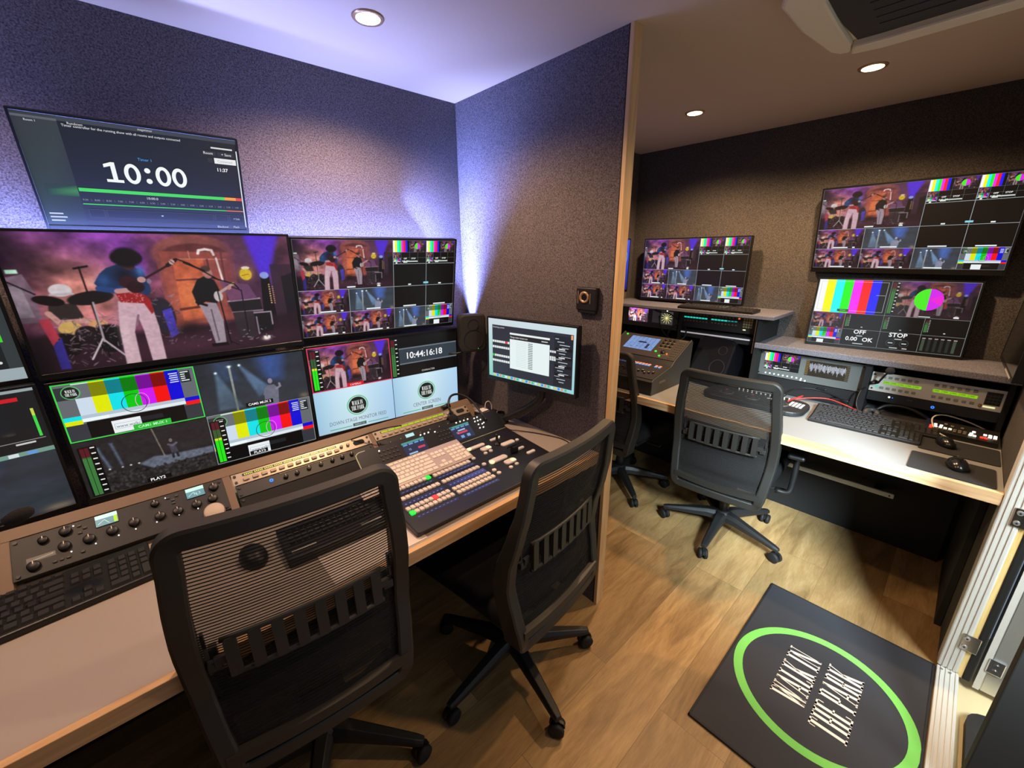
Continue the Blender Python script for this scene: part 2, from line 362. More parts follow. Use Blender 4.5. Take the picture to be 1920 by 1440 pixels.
class Canvas:
    """picture W x H logical units, origin top left; becomes a flat mesh w x h metres in local XZ facing -Y"""
    def __init__(s, W, H, w, h, bg=(0, 0, 0)):
        s.W, s.H, s.w, s.h = W, H, w, h; s.V = []; s.F = []; s.C = []
        s.rect(0, 0, W, H, bg, 0)
    def P(s, x, y, l): return ((x/s.W-.5)*s.w, -0.00012*l, (.5-y/s.H)*s.h)
    def poly(s, pts, col, l=2):
        b = len(s.V); s.V += [s.P(x, y, l) for x, y in pts]; s.F.append(tuple(range(b, b+len(pts)))); c = (*lin(col), 1)
        s.C += [c]*len(pts)
    def quadc(s, pts, cols, l=2):
        b = len(s.V); s.V += [s.P(x, y, l) for x, y in pts]; s.F.append(tuple(range(b, b+4))); s.C += [(*lin(c), 1) for c in cols]
    def rect(s, x, y, w, h, col, l=2): s.poly([(x, y+h), (x+w, y+h), (x+w, y), (x, y)], col, l)
    def frame(s, x, y, w, h, t, col, l=3):
        s.rect(x, y, w, t, col, l); s.rect(x, y+h-t, w, t, col, l); s.rect(x, y, t, h, col, l); s.rect(x+w-t, y, t, h, col, l)
    def ell(s, cx, cy, rx, ry, col, l=2, n=28): s.poly([(cx+rx*math.cos(2*PI*i/n), cy+ry*math.sin(2*PI*i/n)) for i in range(n)], col, l)
    def ring(s, cx, cy, rx, ry, t, col, l=3, n=36):
        for i in range(n):
            a, b = 2*PI*i/n, 2*PI*(i+1)/n
            s.poly([(cx+rx*math.cos(a), cy+ry*math.sin(a)), (cx+rx*math.cos(b), cy+ry*math.sin(b)), (cx+(rx-t)*math.cos(b), cy+(ry-t)*math.sin(b)), (cx+(rx-t)*math.cos(a), cy+(ry-t)*math.sin(a))], col, l)
    def line(s, x0, y0, x1, y1, t, col, l=3):
        dx, dy = x1-x0, y1-y0; n = math.hypot(dx, dy) or 1; nx, ny = -dy/n*t/2, dx/n*t/2
        s.poly([(x0+nx, y0+ny), (x1+nx, y1+ny), (x1-nx, y1-ny), (x0-nx, y0-ny)], col, l)
    def text(s, t, x, y, size, col, al='c', l=4, sx=1.0, bold=False, width=None):
        V, F = text_geo(t, bold)
        if not len(V): return
        wd = V[:, 0].max()
        if width: sx = width/(wd*size)
        ox = {'c': x-wd*size*sx/2, 'l': x, 'r': x-wd*size*sx}[al]; c = (*lin(col), 1)
        b = len(s.V); s.V += [s.P(ox+vx*size*sx, y-vy*size, l) for vx, vy in V]
        for f in F: s.F.append(tuple(b+i for i in f)); s.C += [c]*len(f)
    def logo(s, cx, cy, r, ring=(.35, .8, .4), disc=(.12, .13, .13), txt=(.95, .97, .95), l=3):
        s.ring(cx, cy, r, r, r*.09, ring, l); s.ell(cx, cy, r*.84, r*.84, disc, l)
        for line, y0 in (('WALK IN', -.46), ('THE PARK', .06)):
            hw = .52 if line == 'WALK IN' else .62
            for q in logo_line(line): s.poly([(cx+(px*2-1)*hw*r, cy+(y0+(1-py)*.42)*r) for px, py in q][::-1], txt, l+1)
    def image(s, A, x, y, w, h, l=1):
        hh, ww = A.shape[:2]
        xs = x+np.arange(ww+1)/ww*w; ys = y+np.arange(hh+1)/hh*h
        b = len(s.V)
        for yy in ys: s.V += [s.P(xx, yy, l) for xx in xs]
        L = np.where(A <= .04045, A/12.92, ((A+.055)/1.055)**2.4)
        Lp = np.pad(L, ((0, 1), (0, 1), (0, 0)), mode='edge'); K = np.pad(L, ((1, 1), (1, 1), (0, 0)), mode='edge')
        K = (K[:-1, :-1]+K[1:, :-1]+K[:-1, 1:]+K[1:, 1:])/4   # vertex colours
        W1 = ww+1
        for j in range(hh):
            r = b+j*W1; k0 = K[j].tolist(); k1 = K[j+1].tolist()
            for i in range(ww):
                s.F.append((r+W1+i, r+W1+i+1, r+i+1, r+i))
                s.C += [(*k1[i], 1), (*k1[i+1], 1), (*k0[i+1], 1), (*k0[i], 1)]
    def build(s, name, parent, m=None, loc=(0, 0, 0)):
        me = bpy.data.meshes.new(name); me.from_pydata(s.V, [], s.F); me.materials.append(m or SCR)
        a = me.color_attributes.new('Col', 'FLOAT_COLOR', 'CORNER')
        a.data.foreach_set('color', np.array(s.C, dtype=np.float32).ravel())
        o = bpy.data.objects.new(name, me); COL.objects.link(o); o.parent = parent; o.location = loc
        return o

# ------------------------------------------------------------------ painted video pictures (numpy, soft shapes)
class Pic:
    def __init__(s, w, h, bg):
        s.w, s.h = w, h; s.A = np.zeros((h, w, 3)); s.A[:] = bg
        s.X, s.Y = np.meshgrid((np.arange(w)+.5)/w, (np.arange(h)+.5)/h); s.as_ = h/w; s.e = 1.0/w
    def mix(s, m, col): m = np.clip(m, 0, 1)[..., None]; s.A = s.A*(1-m)+np.array(col)*m
    def add(s, m, col): s.A = np.clip(s.A+np.clip(m, 0, 1)[..., None]*np.array(col), 0, 1)
    def blob(s, x, y, rx, ry, col, a=1.0, p=2.0): s.mix(a*np.exp(-(((s.X-x)/rx)**2+((s.Y-y)/ry)**2)**(p/2)), col)
    def glow(s, x, y, rx, ry, col): s.add(np.exp(-(((s.X-x)/rx)**2+((s.Y-y)/ry)**2)), col)
    def ell(s, x, y, rx, ry, col, a=1.0, rot=0, soft=.12):
        c, n = math.cos(rot), math.sin(rot); dx = s.X-x; dy = (s.Y-y)*s.as_
        u = (dx*c+dy*n)/rx; v = (-dx*n+dy*c)/(ry*s.as_); d = np.sqrt(u*u+v*v)
        s.mix(a*np.clip((1-d)/soft+.5, 0, 1), col)
    def poly(s, pts, col, a=1.0, soft=1.5):
        inside = np.zeros_like(s.X, bool); dist = np.full_like(s.X, 9.)
        n = len(pts)
        for i in range(n):
            x0, y0 = pts[i]; x1, y1 = pts[(i+1) % n]
            c = ((y0 > s.Y) != (y1 > s.Y)) & (s.X < (x1-x0)*(s.Y-y0)/((y1-y0) or 1e-9)+x0); inside ^= c
            dx, dy = x1-x0, (y1-y0)*s.as_; t = np.clip(((s.X-x0)*dx+(s.Y-y0)*s.as_*dy)/(dx*dx+dy*dy+1e-12), 0, 1)
            dist = np.minimum(dist, np.hypot(s.X-x0-t*dx, (s.Y-y0)*s.as_-t*dy))
        s.mix(a*np.clip(np.where(inside, dist, -dist)/(s.e*soft)+.5, 0, 1), col)
    def line(s, pts, wd, col, a=1.0):
        for (x0, y0), (x1, y1) in zip(pts, pts[1:]):
            dx, dy = x1-x0, (y1-y0)*s.as_; t = np.clip(((s.X-x0)*dx+(s.Y-y0)*s.as_*dy)/(dx*dx+dy*dy+1e-12), 0, 1)
            d = np.hypot(s.X-x0-t*dx, (s.Y-y0)*s.as_-t*dy); s.mix(a*np.clip((wd-d)/(s.e*1.2)+.5, 0, 1), col)
    def noise(s, nx, ny, amt, oct_=4, mask=None):
        n = np.zeros_like(s.X)
        for o in range(oct_):
            gx, gy = int(nx*2**o)+2, int(ny*2**o)+2; g = rng.rand(gy, gx); fx = s.X*(gx-1.001); fy = s.Y*(gy-1.001)
            ix, iy = fx.astype(int), fy.astype(int); tx, ty = fx-ix, fy-iy; tx = tx*tx*(3-2*tx); ty = ty*ty*(3-2*ty)
            n += (g[iy, ix]*(1-tx)*(1-ty)+g[iy, ix+1]*tx*(1-ty)+g[iy+1, ix]*(1-tx)*ty+g[iy+1, ix+1]*tx*ty-.5)/2**o
        f = 1+amt*n
        if mask is not None: f = 1+(f-1)*mask
        s.A = np.clip(s.A*f[..., None], 0, 1)
def shrink(A, k):
    h, w = A.shape[0]//k*k, A.shape[1]//k*k
    return A[:h, :w].reshape(h//k, k, w//k, k, 3).mean((1, 3))

def concert(w=480, h=270):
    p = Pic(w, h, (.40, .18, .30))
    p.blob(.25, .05, .22, .25, (.55, .18, .80), .9); p.blob(.10, .22, .12, .2, (.48, .24, .38), .7)
    p.blob(.20, .40, .16, .28, (.93, .55, .45), .85); p.blob(.48, .3, .1, .3, (.62, .28, .36), .7)
    p.blob(.0, .1, .09, .25, (.14, .06, .16), .9); p.blob(.37, .22, .05, .14, (.50, .15, .90), .7)
    p.noise(10, 7, .75)
    p.poly([(0, .30), (.045, .28), (.06, .40), (.055, .62), (0, .62)], (.50, .38, .46)); p.poly([(0, .36), (.03, .36), (.04, .58), (0, .58)], (.60, .52, .58))
    p.poly([(.005, .25), (.035, .25), (.036, .275), (.005, .275)], (.75, 1, .85))
    # big arched barn door, lit orange
    p.ell(.60, .16, .155, .16, (.62, .30, .28)); p.poly([(.455, .12), (.75, .12), (.74, .72), (.45, .76)], (.60, .27, .27))
    p.ell(.60, .17, .13, .10, (.45, .18, .20)); p.poly([(.47, .13), (.735, .14), (.73, .72), (.465, .74)], (.66, .28, .24))
    p.poly([(.51, .19), (.625, .19), (.625, .68), (.50, .70)], (.86, .36, .22)); p.blob(.56, .50, .06, .16, (1, .50, .25), .9)
    p.line([(.51, .19), (.715, .20)], .002, (.85, .5, .4)); p.line([(.51, .36), (.64, .355)], .004, (.5, .2, .16)); p.line([(.50, .60), (.63, .58)], .006, (.45, .18, .14))
    p.line([(.575, .13), (.575, .19)], .002, (.8, .5, .4)); p.line([(.70, .14), (.69, .6)], .004, (.45, .2, .22)); p.line([(.64, .2), (.64, .6)], .004, (.42, .18, .18))
    p.line([(.61, .15), (.615, .125), (.64, .115), (.665, .125), (.67, .16)], .005, (1, .88, .86)); p.line([(.677, .19), (.686, .38)], .004, (1, .9, .86))
    p.blob(.80, .18, .08, .3, (.42, .22, .40), .8); p.blob(.84, .5, .08, .2, (.30, .14, .26), .9)
    p.noise(30, 18, .22)
    # blue beam and black stacks
    p.poly([(.80, -.02), (.965, -.02), (.89, .33), (.848, .33)], (.34, .12, .98), 1, 12); p.blob(.885, .20, .03, .2, (.30, .15, 1), .8)
    p.poly([(.85, .36), (.89, .36), (.90, .85), (.83, .85)], (.05, .03, .06)); p.ell(.868, .345, .02, .03, (.55, .65, 1))
    p.poly([(.90, .25), (1, .25), (1, 1), (.90, .9)], (.20, .12, .19), .8); p.poly([(.945, .36), (1, .33), (1, .9), (.95, .88)], (.10, .07, .11))
    for k in range(9): p.ell(.882+.0*k, .43+.021*k, .0035, .006, (.95, .75, .5)); p.ell(.897, .45+.019*k, .003, .005, (.85, .6, .4))
    p.glow(.787, .325, .03, .05, (.5, .4, 0)); p.ell(.787, .33, .026, .052, (.98, .80, .08)); p.ell(.790, .275, .018, .012, (1, .92, .8)); p.line([(.77, .34), (.80, .33)], .002, (.7, .45, .05))
    # floor
    p.poly([(0, .72), (.45, .76), (1, .70), (1, 1.02), (0, 1.02)], (.16, .07, .12), .93, 14); p.blob(.5, .9, .25, .1, (.34, .17, .24), .8); p.blob(.9, .93, .15, .08, (.24, .1, .17), .8)
    # cases and stands at the right
    p.poly([(.69, .56), (.83, .55), (.835, .66), (.70, .66)], (.12, .10, .12)); p.line([(.69, .56), (.83, .55)], .003, (.75, .65, .7)); p.line([(.70, .66), (.835, .66)], .003, (.6, .5, .58))
    p.poly([(.79, .68), (.87, .68), (.87, .86), (.80, .88)], (.09, .07, .09)); p.line([(.79, .68), (.87, .68), (.87, .8)], .003, (.7, .62, .68)); p.line([(.80, .72), (.80, .88)], .003, (.6, .52, .6))
    p.poly([(.70, .66), (.79, .66), (.79, .90), (.71, .90)], (.20, .16, .19), .9); p.poly([(.67, .38), (.79, .42), (.82, .55), (.70, .56)], (.48, .27, .47), .8)
    for k in range(60):
        x, y = rng.uniform(.42, .86), rng.uniform(.80, .93); c = rng.uniform(.15, .95); p.line([(x, y), (x+rng.uniform(-.01, .015), y+rng.uniform(-.01, .01))], .0016, (c, c*.82, c*.9), .8)
    p.glow(.83, .93, .018, .02, (.9, .9, .8)); p.ell(.825, .92, .006, .015, (1, 1, .95)); p.ell(.842, .92, .006, .015, (1, 1, .95))
    p.line([(.70, .42), (.755, .47), (.752, .86)], .0025, (.08, .05, .07))
    # drummer and kit
    p.poly([(.085, .50), (.16, .48), (.175, .60), (.12, .68), (.075, .60)], (.20, .16, .15)); p.ell(.140, .445, .022, .052, (.70, .42, .40)); p.ell(.132, .40, .033, .045, (.90, .84, .86)); p.poly([(.10, .42), (.165, .42), (.17, .435), (.095, .435)], (.8, .74, .78))
    p.line([(.078, .56), (.10, .63), (.19, .63)], .010, (.85, .58, .54)); p.ell(.125, .68, .035, .05, (.92, .72, .35)); p.ell(.21, .66, .03, .03, (.95, .65, .4))
    p.ell(.10, .80, .045, .09, (.08, .05, .07)); p.ell(.235, .78, .06, .11, (.07, .05, .07)); p.ell(.17, .74, .04, .07, (.12, .08, .1)); p.ell(.43, .64, .045, .15, (.17, .14, .2)); p.poly([(.43, .60), (.465, .58), (.47, .80), (.44, .83)], (.28, .22, .80))
    for k in range(150):
        x, y = rng.uniform(.07, .29), rng.uniform(.60, .97); c = rng.uniform(.1, .9); p.line([(x, y), (x+rng.uniform(-.02, .02), y+rng.uniform(-.03, .04))], .0013, (c, c*.82, c*.88), .75)
    for k in range(50):
        x, y = rng.uniform(.40, .50), rng.uniform(.45, .85); c = rng.uniform(.1, .75); p.line([(x, y), (x+rng.uniform(-.02, .02), y+rng.uniform(-.03, .04))], .0014, (c, c*.75, c*.85), .7)
    p.ell(.09, .47, .045, .035, (.07, .05, .06), rot=.25); p.ell(.213, .465, .072, .050, (.10, .08, .09), rot=-.12); p.line([(.0, .33), (.06, .42)], .003, (.07, .05, .07))
    p.line([(.205, .24), (.215, .92)], .003, (.07, .05, .07)); p.line([(.19, .25), (.23, .235)], .004, (.07, .05, .07)); p.line([(.21, .78), (.16, .93)], .003, (.85, .78, .8)); p.line([(.21, .78), (.27, .94)], .003, (.8, .72, .76)); p.line([(.215, .5), (.213, .8)], .003, (.75, .66, .7))
    p.poly([(.045, .60), (.075, .60), (.085, .74), (.06, .80)], (.82, .20, .28)); p.poly([(.06, .80), (.09, .74), (.09, .98), (.06, .98)], (.20, .16, .62)); p.blob(.0, .95, .05, .3, (.04, .02, .05), 1)
    # lead guitarist: pale trousers, red shirt, blue jacket, dark round hair, head bowed
    p.poly([(.292, .50), (.398, .52), (.405, .72), (.402, 1.0), (.352, 1.0), (.350, .74), (.342, .62), (.318, .75), (.312, 1.0), (.262, 1.0), (.272, .72)], (.88, .70, .76)); p.line([(.345, .62), (.33, .70)], .004, (.6, .42, .5)); p.blob(.285, .8, .018, .2, (.96, .80, .84), .6)
    p.poly([(.288, .41), (.37, .43), (.398, .50), (.402, .60), (.392, .62), (.375, .53), (.30, .51)], (.72, .10, .12))
    for k in range(40): p.ell(rng.uniform(.295, .385), rng.uniform(.43, .53), .0022, .004, (.98, .6, .58), .7)
    p.poly([(.285, .25), (.33, .22), (.37, .24), (.40, .28), (.412, .42), (.40, .47), (.36, .44), (.30, .42), (.252, .41), (.235, .36), (.26, .29)], (.10, .22, .42)); p.blob(.39, .28, .015, .04, (.25, .50, .85), .9); p.blob(.265, .34, .018, .04, (.16, .36, .66), .8); p.blob(.335, .31, .035, .07, (.06, .06, .14), .9); p.line([(.245, .40), (.29, .42), (.335, .41)], .011, (.12, .28, .55))
    p.line([(.30, .425), (.345, .42)], .010, (.86, .60, .60)); p.ell(.345, .36, .032, .05, (.22, .08, .12)); p.ell(.362, .40, .03, .045, (.18, .06, .10)); p.line([(.36, .38), (.505, .225)], .0045, (.20, .10, .12)); p.line([(.49, .24), (.52, .20)], .008, (.12, .08, .1)); p.ell(.388, .345, .014, .022, (.86, .60, .60)); p.ell(.507, .215, .010, .020, (.90, .68, .66)); p.line([(.50, .20), (.515, .23)], .002, (.4, .2, .2))
    p.ell(.358, .235, .020, .035, (.30, .14, .16)); p.ell(.357, .175, .048, .072, (.06, .03, .05), soft=.3); p.ell(.325, .18, .018, .035, (.06, .03, .05), soft=.5); p.ell(.392, .18, .016, .035, (.06, .03, .05), soft=.5)
    # second musician: black top, grey trousers, singing to the right
    p.poly([(.570, .56), (.64, .56), (.655, .72), (.648, .93), (.605, .93), (.595, .75)], (.68, .60, .66)); p.line([(.615, .62), (.62, .9)], .003, (.42, .34, .40)); p.poly([(.585, .92), (.655, .92), (.66, .95), (.59, .95)], (.08, .05, .06))
    p.poly([(.585, .36), (.62, .33), (.652, .37), (.665, .46), (.645, .57), (.60, .55), (.565, .58), (.555, .46)], (.08, .07, .09)); p.line([(.565, .55), (.60, .58)], .006, (.06, .05, .06)); p.ell(.631, .31, .019, .045, (.78, .50, .46)); p.ell(.626, .275, .019, .025, (.34, .20, .18), soft=.4)
    p.line([(.645, .50), (.715, .42)], .006, (.78, .66, .66)); p.ell(.655, .51, .018, .045, (.85, .78, .78)); p.ell(.705, .44, .010, .018, (.85, .55, .5)); p.ell(.725, .41, .008, .014, (.85, .7, .4))
    p.line([(.525, .19), (.57, .23), (.67, .37)], .003, (.05, .03, .05)); p.line([(.55, .22), (.62, .29)], .004, (.05, .03, .05)); p.line([(.645, .35), (.73, .41), (.745, .45)], .003, (.05, .03, .05)); p.line([(.655, .42), (.668, .94)], .0028, (.05, .03, .05)); p.line([(.668, .92), (.70, .96)], .002, (.05, .03, .05))
    p.ell(.412, .36, .008, .02, (.6, .5, .6)); p.blob(.52, .76, .05, .06, (.12, .06, .08), .8)
    g = p.A.mean(2, keepdims=True); p.A = np.clip((g+(p.A-g)*.84)*.90, 0, 1); p.noise(90, 60, .10, 2)
    return p.A
def beams(w=320, h=180):
    p = Pic(w, h, (.17, .19, .22)); p.noise(4, 3, .25)
    p.poly([(.50, -.02), (.74, -.02), (.66, .42), (.57, .42)], (.22, .32, .55), .55, 30); p.poly([(.14, -.02), (.30, -.02), (.34, .4), (.20, .4)], (.30, .42, .66), .35, 30); p.poly([(.58, -.02), (.82, -.02), (.76, .5), (.62, .5)], (.25, .38, .72), .55, 30)
    p.poly([(.155, .20), (.165, .20), (.34, .95), (.12, .95)], (.45, .58, .70), .55, 10); p.poly([(.37, .12), (.38, .11), (.66, .72), (.50, .80)], (.45, .60, .78), .6, 10)
    p.line([(.285, .12), (.285, 1)], .010, (.68, .70, .64), .75); p.glow(.16, .20, .012, .02, (.8, .9, .9)); p.glow(.285, .11, .018, .02, (.8, .85, .8)); p.glow(.375, .11, .012, .02, (.8, .9, .9))
    p.blob(.5, .85, .5, .2, (.22, .25, .28), .6)
    p.poly([(.56, .68), (.60, .60), (.66, .60), (.70, .70), (.68, 1.02), (.54, 1.02)], (.42, .43, .50)); p.ell(.63, .52, .022, .055, (.55, .52, .58)); p.line([(.58, .68), (.56, .78), (.60, .72)], .014, (.42, .43, .5)); p.line([(.68, .70), (.72, .66), (.715, .60)], .011, (.52, .5, .56)); p.glow(.95, .95, .05, .06, (.25, .18, .1))
    p.noise(30, 20, .10); return p.A
def crowd(w=400, h=225):
    p = Pic(w, h, (.15, .14, .15)); p.noise(4, 3, .2)
    p.poly([(.14, .15), (.16, .15), (.205, .55), (.185, .55)], (.45, .55, .68), .6, 8); p.poly([(.24, .12), (.26, .12), (.29, .55), (.275, .55)], (.45, .55, .68), .6, 8); p.line([(.55, -.1), (.60, .55)], .006, (.60, .56, .48), .6)
    p.poly([(.40, .60), (.52, .52), (.62, .55), (1, .58), (1, .70), (.5, .74)], (.45, .48, .55), .8, 8)
    for k in range(420):
        y = rng.uniform(.62, 1.0); x = rng.uniform(.10, 1.0); c = rng.uniform(.08, .26)
        if y > .60+(.1 if x > .4 else -.05)*(1 if x > .4 else 1): p.ell(x, y, .012, .025, (c, c*.96, c*.95), .8)
    for x, y in ((.19, .57), (.28, .58), (.34, .58), (.40, .58)): p.glow(x, y, .008, .012, (.9, .85, .8))
    p.poly([(.655, .36), (.70, .36), (.715, .55), (.66, .56)], (.24, .24, .28)); p.ell(.675, .29, .014, .035, (.42, .38, .4)); p.line([(.65, .36), (.68, .40), (.715, .36)], .010, (.36, .33, .38)); p.line([(.668, .55), (.665, .62)], .010, (.15, .15, .18)); p.line([(.70, .55), (.705, .62)], .010, (.15, .15, .18))
    p.noise(40, 25, .25); return p.A
IM_C = concert(); IM_B = beams(); IM_P = crowd()
GRN_ = (.33, .85, .38)
BARS = [(.75, .78, .80), (.78, .80, 0), (.05, .78, .80), (0, .80, .05), (.70, .05, .80), (.80, .03, .03), (.05, .05, .85)]
def smpte(c, x, y, w, h, l=2, txt=True):
    """broadcast test card with grey side columns, dimmed strip on top and logo"""
    X = lambda u: x+u*w
    Y = lambda v: y+v*h
    c.rect(x, y, w, h, (.40, .42, .44), l)
    bw = .76/7
    top = (.30, .31, .33)
    B1 = [(.82, .88, .94), (.90, .93, 0), (.05, .90, .93), (0, .80, .05), (.82, .10, .95), (.98, .05, .05), (.02, .02, .85)]
    B0 = [(.42, .44, .46), (.50, .52, 0), (.02, .50, .54), (0, .48, .04), (.46, .02, .58), (.50, .02, .02), (.02, .02, .80)]
    for i in range(7):
        c.rect(X(.12+i*bw), y, bw*w, h*.03, B1[i] if i else (.8, .9, .85), l+1); c.rect(X(.12+i*bw), Y(.03), bw*w, h*.24, B0[i], l+1); c.rect(X(.12+i*bw), Y(.27), bw*w, h*.30, B1[i], l+1)
    c.rect(x, Y(.05), .12*w, h*.22, (.20, .21, .23), l+1)
    c.rect(X(.12), Y(.57), .76*w, h*.06, (.72, .78, .84), l+1); c.rect(X(.30), Y(.63), .58*w, h*.06, (.90, .94, .96), l+1); c.rect(X(.12), Y(.63), .18*w, h*.06, (.95, 1, 1), l+1)
    c.rect(x, Y(.57), .12*w, h*.075, (.05, .90, .93), l+1); c.rect(x, Y(.645), .12*w, h*.075, (.90, .92, 0), l+1)
    c.rect(X(.88), Y(.57), .12*w, h*.075, (.02, .02, .85), l+1); c.rect(X(.88), Y(.645), .12*w, h*.075, (.98, .08, .08), l+1)
    c.rect(X(0), Y(.72), w, h*.28, (.21, .22, .25), l+1); c.rect(X(.14), Y(.70), .72*w, h*.29, (.03, .03, .04), l+2)
    c.rect(X(.30), Y(.76), .21*w, h*.23, (.94, .96, .97), l+3); c.rect(X(.51), Y(.78), .17*w, h*.08, (.12, .13, .15), l+3)
    c.ring(X(.50), Y(.50), .095*w, .095*w, .006*w, (.12, .2, .2), l+4, 32)
    c.ring(X(.56), Y(.48), .052*w, .08*w, .004*w, (1, .6, 1), l+4, 20)
    c.logo(X(.105), Y(.155), .062*w, l=l+4)
    c.rect(X(.885), Y(.05), .085*w, h*.22, (.12, .14, .16), l+3)
    for k in range(5):
        c.rect(X(.80+.006*(k % 2)), Y(.065+.04*k), (.07-.006*(k % 2))*w, h*.018, (.85, .88, 1), l+4); c.rect(X(.892), Y(.065+.04*k), (.065 if k in (0, 4) else .035)*w, h*.018, (.9, .95, .95), l+4)
    if txt:
        c.text('www.walki', X(.41), Y(.90), .075*h, (.25, .35, .45), width=.17*w, l=l+5); c.frame(X(.315), Y(.82), .19*w, .10*h, .004*h, (.4, .5, .6), l+5)
def meter(c, x, y, w, h, lvl=.55, bright=True, l=5):
    c.rect(x, y, w, h, (.03, .03, .04), l)
    for k in (0, 1):
        xx = x+w*(.10+.25*k); ww = w*.22
        c.rect(xx, y+h*.02, ww, h*.18, (.35, .10, .14), l+1); c.rect(xx, y+h*.20, ww, h*.78, (.22, .36, .20) if bright else (.20, .38, .20), l+1)
        if bright: c.rect(xx, y+h*(1-lvl), ww, h*(lvl-.02), (.15, .92, .10), l+2); c.rect(xx, y+h*(1-lvl-.05), ww, h*.05, (.85, .9, .2), l+2)
        else: c.rect(xx, y+h*(1-lvl), ww, h*(lvl-.02), (.24, .48, .24), l+2)
    for k in range(9): c.rect(x+w*.66, y+h*(.02+.11*k), w*.24, h*.022, (.92, .95, .92), l+2)
def teststrip(c, x, y, w, h, l=3):
    cs = [(1, 1, 1), (1, 1, .05), (.1, 1, 1), (.1, 1, .1), (1, .15, 1), (1, .1, .1), (.1, .1, 1), (.01, .01, .02)]
    for i, k in enumerate(cs): c.rect(x+w*i/8, y, w/8, h, k, l)
def multi(c, x, y, w, h, l=2, big=False, im=None):
    """eight way test generator view: bars, concert with round target, status tiles"""
    c.rect(x, y, w, h, (.01, .01, .015), l)
    teststrip(c, x, y, w*.49, h*.505, l+1)
    im = shrink(IM_C, 3 if big else 6)*.8
    c.image(im, x+w*.495, y, w*.505, h*.505, l+1)
    cx, cy, r = x+w*.735, y+h*.25, w*.085
    for i in range(24):
        a, b = -PI/2+PI*i/24, -PI/2+PI*(i+1)/24
        c.poly([(cx, cy), (cx+r*math.cos(a), cy+r*math.sin(a)), (cx+r*math.cos(b), cy+r*math.sin(b))], (.85, .15, .95) if i not in range(8, 16) else (.95, .15, .85), l+3)
        c.poly([(cx, cy), (cx-r*math.cos(a), cy-r*math.sin(a)), (cx-r*math.cos(b), cy-r*math.sin(b))], (.30, .95, .15), l+3)
    im2 = shrink(IM_C, 6 if big else 12)
    c.image(im2*.9, x, y+h*.51, w*.235, h*.235, l+1); smpte(c, x, y+h*.75, w*.235, h*.25, l+1, False)
    g = (.55, .58, .58); t = h*.004
    for u in (.237, .493, .745): c.rect(x+w*u, y+h*(.51 if u != .493 else 0), t, h*(.49 if u != .493 else 1), g, l+4)
    c.rect(x, y+h*.506, w, t, g, l+4); c.rect(x+w*.237, y+h*.745, w*.763, t, g, l+4)
    k = h
    c.text('OFF', x+w*.362, y+h*.81, .085*k, (1, 1, 1), bold=True); c.text('STOP', x+w*.612, y+h*.81, .085*k, (1, 1, 1), bold=True)
    c.text('0.00', x+w*.315, y+h*.92, .085*k, (1, 1, 1), bold=True); c.text('OK', x+w*.425, y+h*.92, .085*k, (1, 1, 1), bold=True)
    if big:
        meter(c, x+w*.497, y+h*.02, w*.05, h*.46, .7, False, l+3)
        for u in (.245, .50, .75): meter(c, x+w*u, y+h*.53, w*.035, h*.18, .6, False, l+3)
        for u in (.575, .66): c.ring(x+w*u, y+h*.90, w*.028, w*.028, w*.002, (.35, .4, .4), l+4, 24); c.rect(x+w*(u-.015), y+h*.893, w*.03, h*.014, (.75, .8, .8), l+5)
        for q in range(6): c.rect(x+w*(.76+.036*q), y+h*.80, w*.018, h*.17, (.24, .30, .24) if q in (0, 5) else (.12, .16, .14), l+3); c.rect(x+w*(.76+.036*q), y+h*.785, w*.02, h*.01, (.8, .7, .7), l+4)
        c.frame(x+w*.02, y+h*.03, w*.455, h*.44, h*.004, (.75, .78, .8), l+4); c.rect(x+w*.41, y+h*.22, w*.06, t, (.8, .8, .8), l+4)
        c.rect(x+w*.17, y+h*.45, w*.08, h*.035, (.05, .1, .05), l+4); c.rect(x+w*.19, y+h*.462, w*.04, h*.01, (.7, .8, .7), l+5)
        for (a, b, ww) in ((.345, .835, .04), (.595, .835, .045), (.33, .955, .07), (.70, .485, .07), (.36, .70, .012), (.61, .70, .012), (.87, .70, .012), (.575, .965, .05), (.655, .965, .03)): c.rect(x+w*a, y+h*b, w*ww, h*.012, (.8, .84, .84), l+5)
        c.rect(x+w*.90, y+h*.47, w*.03, h*.02, (.95, .95, .95), l+5)
        c.frame(x, y+h*.51, w*.235, h*.235, h*.004, (.75, .2, .2), l+4)
    else:
        c.rect(x+w*.30, y+h*.90, w*.12, h*.06, (.9, .95, .9), l+5); c.rect(x+w*.38, y+h*.88, w*.36, h*.05, (.8, .85, .82), l+5)
